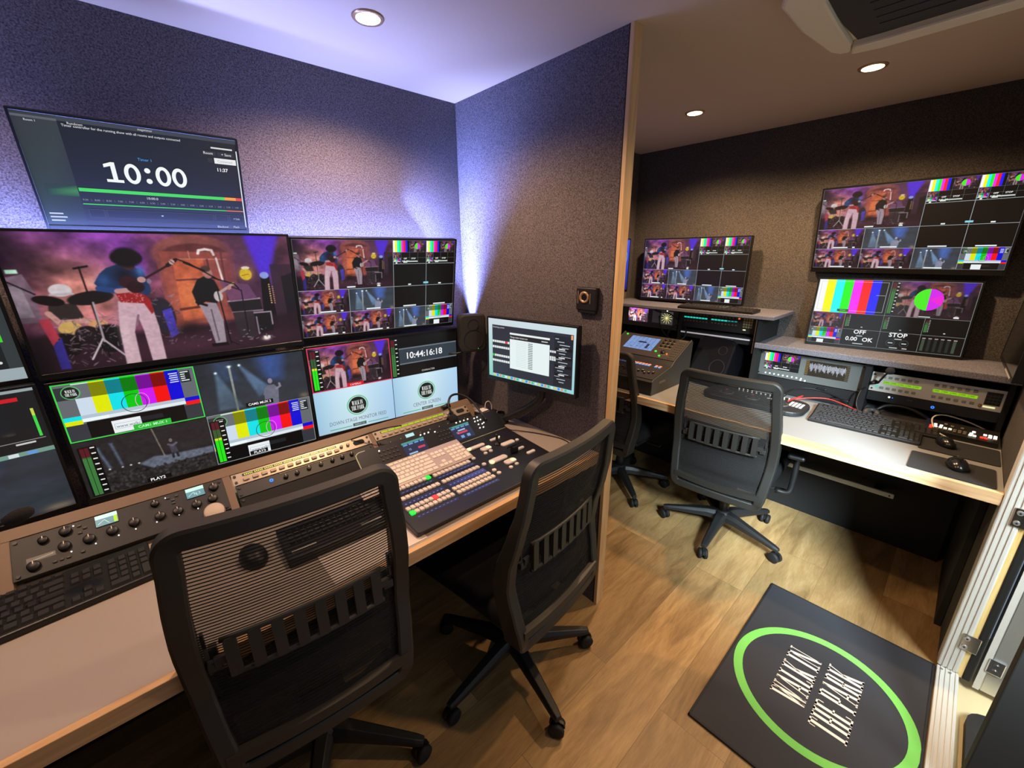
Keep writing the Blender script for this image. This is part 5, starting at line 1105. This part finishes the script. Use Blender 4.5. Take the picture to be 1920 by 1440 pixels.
for k in range(12):
    a = 2*PI*k/12; c.line(50, 50, 50+45*math.cos(a), 50+45*math.sin(a), 3, (.98, .94, .60), 2)
c.ell(50, 50, 6, 6, (1, .98, .75), 3); c.build('vector_display', t, SCR, (.148, -.0036, .006))
b = NB(); cyl(b, (.148, -.003, .052), (.148, -.005, .052), .004, n=10); obj('white_light', b, LEDW, t)
keyboard('keyboard', 'black keyboard lying on the taupe shelf beneath the multiview monitor', (2.515, .985, 1.1755), -PI/2+.03, .42, .13, BLK, KEYB, .016, .02)

# mixing console
t = thing('mixing_console', 'compact digital audio mixer with lit touch screen and green lights', 'audio mixer', (2.02, 1.31, DT), RC)
# side profile: x into wall (local y), z up; the console spans local x -.24 ... .232
prof = [(0, .002), (.0, .075), (.015, .085), (.205, .125), (.235, .150), (.425, .245), (.440, .235), (.43, .002)]
def side(b, x0, x1, pr): prism(b, pr, x0, x1, M=Matrix(((0, 0, 1, 0), (1, 0, 0, 0), (0, 1, 0, 0), (0, 0, 0, 1))))
b = NB(); side(b, -.226, .226, prof); obj('body', b, BLK2, t)
b = NB()
pr2 = [(-.004, .002), (-.004, .080), (.012, .091), (.203, .131), (.233, .157), (.427, .254), (.446, .238), (.436, .002)]
side(b, -.232, -.226, pr2); obj('side_cheek', b, GRYD, t, bevel=.002)
b = NB(); side(b, .226, .232, pr2); obj('side_cheek', b, GRYD, t, bevel=.002)
sa = math.atan2(.095, .190); M1 = Matrix.Translation((0, .235, .151)) @ Matrix.Rotation(sa, 4, 'X')   # upper panel: x right, y up slope
fa = math.atan2(.040, .190); M2 = Matrix.Translation((0, .015, .0855)) @ Matrix.Rotation(fa, 4, 'X')
def onM(o, M, x, y, z=0.0, flat=False):
    o.matrix_local = M @ Matrix.Translation((x, y, z)) @ (Matrix.Rotation(-PI/2, 4, 'X') if flat else Matrix.Identity(4)); return o
b = NB(); bx(b, -.222, .222, .004, .208, 0, .003); onM(obj('upper_panel', b, mat('mixer panel', rgb(58, 52, 46), .45), t), M1, 0, 0)
c = Canvas(400, 300, .200, .128, (.46, .56, .74))
for k in range(90):
    g = rng.uniform(.5, 1.0); c.rect(rng.uniform(0, 370), rng.uniform(0, 290), rng.uniform(8, 40), rng.uniform(4, 12), (.5*g, .68*g, .95*g), 2)
for k in range(9): c.rect(0, k*33, 400, 3, (.15, .2, .35), 3)
for k in range(7): c.rect(k*57, 0, 3, 300, (.15, .2, .35), 3)
c.rect(150, 110, 110, 34, (.08, .10, .16), 4); c.rect(285, 150, 36, 110, (.12, .16, .26), 4)
onM(c.build('touch_screen', t, SCRB), M1, -.052, .120, .0036, True)
kb_ = NB(); lathe(kb_, [(.0075, 0), (.007, .010), (.0, .011)], n=14); k0 = obj('knob', kb_, BLK, t); 
ks = copies(k0, [(.0, 0, 0)]*9, t)
for i, o in enumerate(ks): onM(o, M1, .085+.028*(i % 3), .180-.030*(i//3), .003)
b = NB(); [bx(b, .072, .152, .163-.03*k, .167-.03*k, .003, .0036) for k in range(3)]; bx(b, .160, .215, .196, .199, .003, .0036); bx(b, .10, .17, .040, .042, .003, .0036); onM(obj('panel_lines', b, GOLD, t), M1, 0, 0)
b = NB(); cyl(b, (0, 0, 0), (0, 0, .004), .0062, n=12); g0 = obj('green_light', b, GRN, t)
for o, (x, y) in zip(copies(g0, [(0, 0, 0)]*3, t), ((-.195, .188), (.078, .062), (.120, .025))): onM(o, M1, x, y, .003)
b = NB(); cyl(b, (0, 0, 0), (0, 0, .004), .0045, n=12); onM(obj('red_light', b, ORNG, t), M1, .155, .052, .003)
b = NB(); lathe(b, [(.014, 0), (.013, .008), (0, .009)], n=18); onM(obj('data_wheel', b, BLK, t), M1, .125, .062, .003)
b = NB(); bx(b, -.0035, .0035, -.004, .004, 0, .003); s0 = obj('button', b, GRYD, t)
for o, (x, y) in zip(copies(s0, [(0, 0, 0)]*24, t), [(.178+.014*c_, .175-.022*r_) for c_ in range(3) for r_ in range(8)]): onM(o, M1, x, y, .003)
for mm, yy in ((mat('lit salmon key', rgb(255, 140, 110), .4, emit=rgb(255, 120, 90), es=.9), .165), (BLUK, .150)):
    b = NB(); bx(b, -.0075, .0075, -.004, .004, 0, .004, r=.001); s0 = obj('channel_key', b, mm, t)
    xs = [-.19+k*.020 for k in range(16)] + [.155, .178]
    for o, x in zip(copies(s0, [(0, 0, 0)]*len(xs), t), xs): onM(o, M2, x, yy, .003)
b = NB(); bx(b, -.222, .222, .0, .196, 0, .003); onM(obj('fader_panel', b, mat('fader panel', rgb(40, 38, 36), .5), t), M2, 0, 0)
b = NB(); [bx(b, -.19+k*.022-.0008, -.19+k*.022+.0008, .03, .13, .003, .0036) for k in range(18)]; onM(obj('fader_slots', b, GRYD, t), M2, 0, 0)
b = NB(); bx(b, -.005, .005, -.009, .009, 0, .008, r=.002); bx(b, -.005, .005, -.001, .001, .008, .0086, mi=1); s0 = obj('fader', b, [BLK, WHT], t)
for i, o in enumerate(copies(s0, [(0, 0, 0)]*18, t)): onM(o, M2, -.19+.022*i, .055+.01*((i*7) % 3), .004)
b = NB(); bx(b, .2325, .2332, .07, .14, .055, .068); obj('maker_mark', b, GRY, t)
# speakers on the end wall desk
t = speaker('black speaker with two round drivers leaning back on the end wall desk behind a chair', (2.47, .965, DT+.155), (math.radians(-22), 0, math.radians(-102)), .24, .27, .17, dx=.055, ds=.52, cab=mat('glossy black cabinet', rgb(20, 20, 24), .18))
b = NB(); bx(b, -.09, .09, .0, .12, -.155, -.135); bx(b, -.03, .03, .05, .09, -.17, -.15); obj('foot', b, BLK, t)
t = speaker('dark speaker half hidden behind the partition strip beside the mixer', (2.35, 1.640, DT+.09), (0, 0, math.radians(-90)), .11, .175, .11)
# edit controller, mouse pads, mice, lit button box
t = thing('colour_console', 'black rounded control surface with red lit trackballs, partly behind the right chair', 'control surface', (2.33, .66, DT), RC)
b = NB(); prism(b, rrect(-.24, .24, -.12, .11, .075, 8), .002, .026); obj('body', b, BLK2, t, bevel=.006)
for x in (-.13, .0, .13):
    b = NB(); lathe(b, [(.036, 0), (.036, .005), (.028, .006), (.026, .002)], (x, -.03, .026)); obj('ring', b, GRYD, t)
    b = NB(); lathe(b, [(.024, 0), (.02, .010), (.010, .016), (0, .0175)], (x, -.03, .028)); obj('trackball', b, BLKM, t)
    b = NB(); cyl(b, (x, -.03, .0455), (x, -.03, .0462), .006, n=14); obj('red_light', b, mat('dim red light', rgb(200, 40, 60), .4, emit=rgb(230, 40, 70), es=.6), t)
b = NB(); lathe(b, [(.004, 0), (.0035, .012), (0, .013)], n=10); copies(obj('knob', b, WHC, t), [(-.10+k*.022, .065, .026) for k in range(12)], t)
b = NB(); bx(b, -.006, .006, -.004, .004, 0, .003, r=.001); copies(obj('key', b, WHC, t), [(.165+(k % 4)*.016, .05-(k//4)*.016-.004*(k % 4), .026) for k in range(20)] + [(.06+(k % 3)*.016, .035-(k//3)*.013, .026) for k in range(6)], t)
for (lab, pts, px) in (('upper black cloth mouse pad behind the other pad at the desk end', (2.307, -.096), 0), ('lower black cloth mouse pad at the front corner of the end wall desk', (2.074, -.084), 0)):
    b = NB(); prism(b, rrect(-.092 if px == 0 else 0, .092, -.111, .111, .010), DT+.0006, DT+.0035); o = obj('mouse_pad', b, PADM); o.location = (pts[0], pts[1], 0); tag(o, lab, 'mouse pad')
for lab, x, y, a in (('small black mouse on the upper mouse pad', 2.315, -.058, .5), ('larger glossy black mouse on the lower mouse pad', 2.095, -.098, .1)):
    t = thing('mouse', lab, 'mouse', (x, y, DT+.0036), (0, 0, -PI/2+a)); s = .85 if 'small' in lab else 1.0
    b = NB(); lathe(b, [(.028*s, 0), (.031*s, .006), (.029*s, .018), (.020*s, .029), (.009*s, .034), (0, .035)], n=28); bmesh.ops.scale(b, vec=(1, 1.65, 1), verts=b.verts); obj('shell', b, mat('glossy mouse', rgb(22, 22, 24), .22), t)
    b = NB(); bx(b, -.0015, .0015, .012*s, .045*s, .016, .0305); obj('scroll_wheel', b, GRYD, t)
t = thing('lit_button_box', 'small black switcher box with white and red glowing buttons on the desk corner', 'controller', (2.475, -.095, DT), (0, 0, -PI/2-.02))
b = NB(); prism(b, [(-.05, .002), (-.05, .022), (.05, .042), (.05, .002)], -.112, .105, M=Matrix(((0, 0, 1, 0), (1, 0, 0, 0), (0, 1, 0, 0), (0, 0, 0, 1)))); obj('body', b, BLK, t)
def lit(x, y, m, wd=.010, n='button'):
    b = NB(); bx(b, -wd/2, wd/2, -.0042, .0042, 0, .006, r=.0015); o = obj(n, b, m, t); o.location = (x, y, .032+y*.2); return o
OFFB = mat('dim button', rgb(120, 108, 90), .4)
for k in range(8): lit(-.092+k*.0145, -.030, RLIT if k == 0 else (RLIT if False else OFFB), n='lit_button' if k == 0 else 'button'); lit(-.092+k*.0145, -.016, RLIT if k == 0 else (WLIT if k in (1, 2, 3, 4) else OFFB), n='lit_button' if k < 5 else 'button')
for (x, y, m) in ((-.080, .002, WLIT), (-.062, .0, WLIT), (.028, -.016, WLIT), (.038, -.030, WLIT), (.026, -.030, WLIT), (.058, -.030, RLIT), (.070, -.030, RLIT), (.066, -.004, WLIT), (.080, -.016, WLIT), (.080, -.002, WLIT), (.094, -.002, WLIT), (.094, -.016, WLIT), (.034, .002, WLIT), (.094, -.03, OFFB), (-.03, .012, OFFB), (.0, .012, OFFB), (-.05, .02, OFFB)): lit(x, y, m, n='lit_button')
# black flat router or headset pouch and cables behind the keyboards
t = thing('headset', 'black headset with ear cushion lying behind the keyboards on the desk', 'headset', (2.50, .13, DT), RC)
b = NB(); lathe(b, [(.012, 0), (.030, .004), (.034, .014), (.024, .022), (.014, .020), (.010, .012)], (-.075, .03, .004), (.1, -.5, .85)); obj('ear_cushion', b, GRYD, t)
b = NB(); tube(b, [(-.075, .05, .01), (-.03, .07, .05), (.05, .07, .055), (.12, .04, .03), (.14, -.01, .012)], .010); obj('headband', b, BLK, t)
b = NB(); prism(b, rrect(-.04, .13, -.045, .055, .02), .002, .030); obj('pouch', b, BLK2, t, bevel=.008)
def cable(label, pts, r, m, group=None):
    b = NB(); tube(b, pts, r, n=8); return tag(obj('cable', b, m), label, 'cable', group)
cable('white looped cable behind the keyboards in front of the silver intercom panel', [(2.40, -.06, DT+.01), (2.44, -.02, DT+.02), (2.49, .0, DT+.055), (2.54, -.03, DT+.065), (2.565, -.10, DT+.05), (2.565, -.16, DT+.03)], .0030, WHC)
cable('red cable curving behind the keyboards from the black control surface', [(2.43, .52, DT+.02), (2.46, .47, DT+.035), (2.50, .38, DT+.045), (2.50, .30, DT+.03), (2.52, .24, DT+.006)], .0028, REDC)
cable('short red cable plug between chair and scope unit', [(2.36, .515, DT+.032), (2.39, .50, DT+.04), (2.43, .47, DT+.055)], .0035, REDC)
cable('black cable arching under the grey scope unit', [(2.42, .56, DT+.02), (2.52, .52, DT+.06), (2.56, .44, DT+.065), (2.55, .34, DT+.045), (2.50, .27, DT+.01)], .0028, CAB)
cable('black cable hanging beside the silver intercom panel down to the desk', [(2.555, .235, .89), (2.50, .262, .85), (2.47, .26, .79), (2.47, .23, .748)], .0032, CAB)
cable('black cable loop hanging in front of the light bar above the mixer', [(2.548, 1.36, 1.10), (2.53, 1.33, 1.03), (2.50, 1.26, .975), (2.48, 1.19, .965), (2.50, 1.15, 1.0), (2.53, 1.17, 1.055), (2.545, 1.23, 1.06), (2.52, 1.27, 1.01), (2.48, 1.24, .96)], .0045, CAB)
cable('second black cable running from the star display unit to the key panel', [(2.56, 1.41, 1.135), (2.53, 1.36, 1.13), (2.535, 1.29, 1.125), (2.555, 1.235, 1.09)], .004, CAB)

# ================================================================== chairs
MESHM = bpy.data.materials.new('chair mesh veil'); MESHM.use_nodes = True
_nt = MESHM.node_tree; _b = _nt.nodes['Principled BSDF']; _b.inputs['Base Color'].default_value = (*rgb(34, 31, 28), 1); _b.inputs['Roughness'].default_value = .8; _b.inputs['Alpha'].default_value = .62
MESHS = mat('chair mesh threads', rgb(20, 18, 17), .9)
def bp0(z):   # backrest profile: y for height z
    P = [(.36, -.245), (.42, -.260), (.50, -.245), (.60, -.228), (.68, -.238), (.76, -.260), (.86, -.278), (.99, -.290)]
    for (a, ya), (c, yc) in zip(P, P[1:]):
        if z <= c:
            s = max(0, (z-a)/(c-a)); s2 = s*s*(3-2*s)*.5+s*.5; return ya+(yc-ya)*s2
    return P[-1][1]
def hw0(z): return .193+.022*math.sin(max(0, min(1, (z-.40)/.54))*PI)
def make_chair(label, loc, yaw, base0, dz=0.0, arms=(), off=0.0, ws=1.0):
    hw = lambda z: hw0(z)*ws
    bp = lambda z: bp0(z)+off
    t = thing('office_chair', label, 'chair', (loc[0], loc[1], 0), (0, 0, yaw), 'black mesh back office chairs')
    zt, zb, rc = .985+dz, .385+dz, .026
    # frame path in x,z
    path = []
    def w_(z): return hw(z-dz)
    N = 14
    for k in range(N+1): z = zb+rc+(zt-zb-2*rc)*k/N; path.append((w_(z), z))
    for k in range(1, 8): a = PI/2*k/8; path.append((w_(zt-rc)-rc+rc*math.cos(a), zt-rc+rc*math.sin(a)))
    for k in range(0, 9): path.append(((w_(zt)-rc)*(1-k/4), zt))
    path = path[:-1] + [(-(w_(zt-rc)-rc+rc*math.cos(a_)), zt-rc+rc*math.sin(a_)) for a_ in [PI/2*(8-k)/8 for k in range(0, 8)]]
    for k in range(N+1): z = zt-rc-(zt-zb-2*rc)*k/N; path.append((-w_(z), z))
    for k in range(1, 8): a = PI/2*k/8; path.append((-(w_(zb+rc)-rc+rc*math.cos(a)), zb+rc-rc*math.sin(a)))
    for k in range(0, 9): path.append((-(w_(zb)-rc)*(1-k/4), zb))
    path = path[:-1] + [((w_(zb+rc)-rc+rc*math.cos(a_)), zb+rc-rc*math.sin(a_)) for a_ in [PI/2*(8-k)/8 for k in range(0, 8)]]
    bow = lambda x, z: -.022*(1-(x/.21)**2)*(1 if z > .5+dz else .6)
    b = NB(); rings = []
    n = len(path)
    for i, (x, z) in enumerate(path):
        x0, z0 = path[i-1]; x1, z1 = path[(i+1) % n]; tx, tz = x1-x0, z1-z0; L_ = math.hypot(tx, tz) or 1; nx, nz = tz/L_, -tx/L_
        zz = z-dz; f = max(0, min(1, (.86-zz)/.35)); dep = .016+.036*f; wid = .0190
        y = bp(zz)+bow(x, z)
        pr = [(-wid, -.010), (-wid*.75, -.013), (wid*.70, -.014), (wid, -.010), (wid, dep), (wid*.7, dep+.004), (-wid*.6, dep+.002), (-wid, dep-.004)]
        rings.append([b.verts.new((x+nx*p_, y+q_, z+nz*p_)) for p_, q_ in pr])
    for i in range(n):
        A, B = rings[i], rings[(i+1) % n]
        for k in range(8): f = b.faces.new((A[k], A[(k+1) % 8], B[(k+1) % 8], B[k])); f.smooth = True; b.edges.get((A[k], B[k])).smooth = False
    obj('back_frame', b, CHF, t)
    # mesh: veil plus threads
    b = NB(); rows = 40; prev = None
    for r_ in range(rows+1):
        z = zb+.018+(zt-zb-.036)*r_/rows; hwz = w_(z)-.008
        if z > zt-.05: hwz -= .010*(z-zt+.05)/.05
        if z < zb+.05: hwz -= .012*(zb+.05-z)/.05
        row = [b.verts.new((hwz*(c_/5-1), bp(z-dz)+bow(hwz*(c_/5-1), z)+.004, z)) for c_ in range(11)]
        if prev:
            for c_ in range(10): f = b.faces.new((prev[c_], prev[c_+1], row[c_+1], row[c_])); f.smooth = True
        prev = row
    obj('mesh_back', b, MESHM, t)
    b = NB(); z = zb+.02
    while z < zt-.018:
        hwz = w_(z)-.006; pts = [(hwz*(c_/4-1), bp(z-dz)+bow(hwz*(c_/4-1), z)+.0035, z) for c_ in range(9)]
        lo = [b.verts.new((p[0], p[1], p[2]-.0013)) for p in pts]; hi = [b.verts.new((p[0], p[1], p[2]+.0013)) for p in pts]
        for c_ in range(8): b.faces.new((lo[c_], lo[c_+1], hi[c_+1], hi[c_]))
        z += .0078
    tag(obj('mesh_threads', b, MESHS, t), kind='stuff')
    # lumbar support with slots
    b = NB(); zc = .685+dz
    for k in range(8):
        x0 = -.140+k*.040
        for q in (0, 1, 2):
            xa = x0-.010 if q == 0 else x0-.010
        prism(b, rrect(x0-.011, x0+.011, -.046, .046, .006, 3), -.006, .006, M=Matrix.Translation((0, bp(.685)+bow(x0, 1)-.012, zc)) @ Matrix.Rotation(PI/2, 4, 'X'))
    for zz in (.044, -.044): 
        pts = [(x, bp(.685)+bow(x, 1)-.012, zc+zz) for x in [-.155+.031*k for k in range(11)]]; tube(b, pts, .0055, n=8, sm=1)
    lum = obj('lumbar_support', b, CHF, t)
    for s in (-1, 1):
        b = NB(); x = s*.172; bx(b, x-.007, x+.007, bp(.685)+.010, bp(.685)+.028, zc-.045, zc+.005, r=.002); bx(b, x-.012, x+.012, bp(.685)-.012, bp(.685)+.010, zc-.032, zc-.012, r=.002); bx(b, x+s*.008-.003, x+s*.008+.003, bp(.7)-.006, bp(.7)+.006, zc+.0, zc+.060, r=.001); bx(b, min(x, s*.150), max(x, s*.150), bp(.685)-.016, bp(.685)-.006, zc-.02, zc, r=.001); obj('lumbar_clip', b, CHF, lum)
    b = NB(); pts = [(x, bp(.43)+bow(x, 0)*.6-.002, .428+dz+.012*(x/.2)**2) for x in [-.195+.039*k for k in range(11)]]
    A = [[b.verts.new((p[0], p[1]+dy, p[2]+dz_)) for dy, dz_ in ((-.012, -.013), (-.012, .013), (.006, .016), (.006, -.016))] for p in pts]
    for P_, Q_ in zip(A, A[1:]):
        for k in range(4): b.faces.new((P_[k], P_[(k+1) % 4], Q_[(k+1) % 4], Q_[k]))
    b.faces.new(A[0][::-1]); b.faces.new(A[-1]); obj('lower_crossbar', b, CHF, t)
    # seat
    b = NB(); sz = .455+dz; v = bx(b, -.235, .235, -.175, .285, sz-.035, sz+.035, r=.032, seg=4)
    for q in b.verts:
        q.co.z += .014*math.cos(q.co.x*5)*math.cos((q.co.y-.05)*5); 
        if q.co.y < -.02: q.co.x *= 1-.10*min(1, (-.02-q.co.y)/.15)
    obj('seat', b, CHS, t, smooth=True)
    b = NB(); bx(b, -.20, .20, -.15, .24, sz-.055, sz-.030, r=.010); obj('seat_shell', b, BLK, t)
    b = NB(); bx(b, -.07, .07, -.12, .10, sz-.100, sz-.052, r=.012)
    prism(b, [(-.255+off, sz-.082), (-.235+off, sz-.060), (-.18, sz-.066), (-.06, sz-.060), (-.06, sz-.095), (-.18, sz-.092)], -.05, .05, M=Matrix(((0, 0, 1, 0), (1, 0, 0, 0), (0, 1, 0, 0), (0, 0, 0, 1)))); tm = obj('tilt_mechanism', b, BLK, t)
    b = NB(); tube(b, [(.06, .0, sz-.085), (.20, .01, sz-.08), (.235, .012, sz-.075)], .005); bx(b, .215, .265, -.004, .026, sz-.083, sz-.070, r=.004); obj('lever', b, BLK, tm)
    b = NB(); cyl(b, (0, 0, .10), (0, 0, sz-.16), .028, n=24); cyl(b, (0, 0, sz-.17), (0, 0, sz-.09), .016, n=20, mi=1); obj('gas_cylinder', b, [BLK, CHR], t)
    b = NB(); lathe(b, [(0, .075), (.042, .075), (.046, .085), (.044, .125), (.034, .137), (0, .137)]); obj('base_hub', b, BLK2, t)
    for k in range(5):
        a = base0-yaw+2*PI*k/5; R = Matrix.Rotation(a, 4, 'Z')
        b = NB(); secs = [(.025, .030, .080, .132), (.08, .026, .082, .128), (.20, .020, .074, .106), (.285, .016, .066, .090), (.308, .012, .066, .084)]
        rr = []
        for (x, hy, z0, z1) in secs: rr.append([b.verts.new((x, y_, z_)) for y_, z_ in ((-hy, z0), (hy, z0), (hy, z0+(z1-z0)*.6), (hy*.6, z1), (-hy*.6, z1), (-hy, z0+(z1-z0)*.6))])
        for P_, Q_ in zip(rr, rr[1:]):
            for q in range(6): b.faces.new((P_[q], P_[(q+1) % 6], Q_[(q+1) % 6], Q_[q]))
        b.faces.new(rr[0][::-1]); b.faces.new(rr[-1]); bmesh.ops.transform(b, matrix=R, verts=b.verts); lg = obj('leg', b, BLK2, t, bevel=.002)
        sw = rng.uniform(-1, 1)
        Cm = Matrix.Translation(R @ Vector((.298, 0, 0))) @ Matrix.Rotation(a+sw, 4, 'Z')
        b = NB(); cyl(b, (0, 0, .040), (0, 0, .070), .007, n=12); prism(b, [(-.024, .030), (-.018, .052), (0, .060), (.022, .052), (.028, .034), (.010, .030)], -.0045, .0045, M=Cm.inverted() @ Cm @ Matrix.Rotation(PI/2, 4, 'X')); bmesh.ops.transform(b, matrix=Cm, verts=b.verts); cs_ = obj('caster', b, BLK, lg)
        for s in (-1, 1):
            b = NB(); lathe(b, [(0, 0), (.020, 0), (.0265, .003), (.0265, .014), (.021, .0175), (0, .018)], (.012*0, s*.0045, .0265), (0, s, 0), n=24); bmesh.ops.transform(b, matrix=Cm, verts=b.verts); obj('caster_wheel', b, RUB, lg)
    for s in arms:
        b = NB(); tube(b, [(s*.225, -.06, sz-.05), (s*.275, -.055, sz-.045), (s*.285, -.045, sz+.00), (s*.285, -.035, sz+.16)], .013, n=10, sm=4); bx(b, s*.285-.035, s*.285+.035, -.12, .12, sz+.155, sz+.178, r=.010); obj('armrest', b, BLK, t)
    return t
make_chair('large near office chair with black mesh back, leftmost at the pale desk edge', (.166, 1.060), math.radians(-5.5), math.radians(-46), .080, ws=.96)
make_chair('office chair with slotted lumbar support, close beside the free end of the partition', (.800, .897), math.radians(6), math.radians(-31), .010, off=.045)
make_chair('office chair facing the end wall desk, its whole mesh back visible', (2.190, .675), math.radians(-85), math.radians(186), -.028, arms=(1,))
make_chair('office chair half hidden behind the partition strip, in front of the mixer', (2.215, 1.36), math.radians(-90), math.radians(-129), -.02)
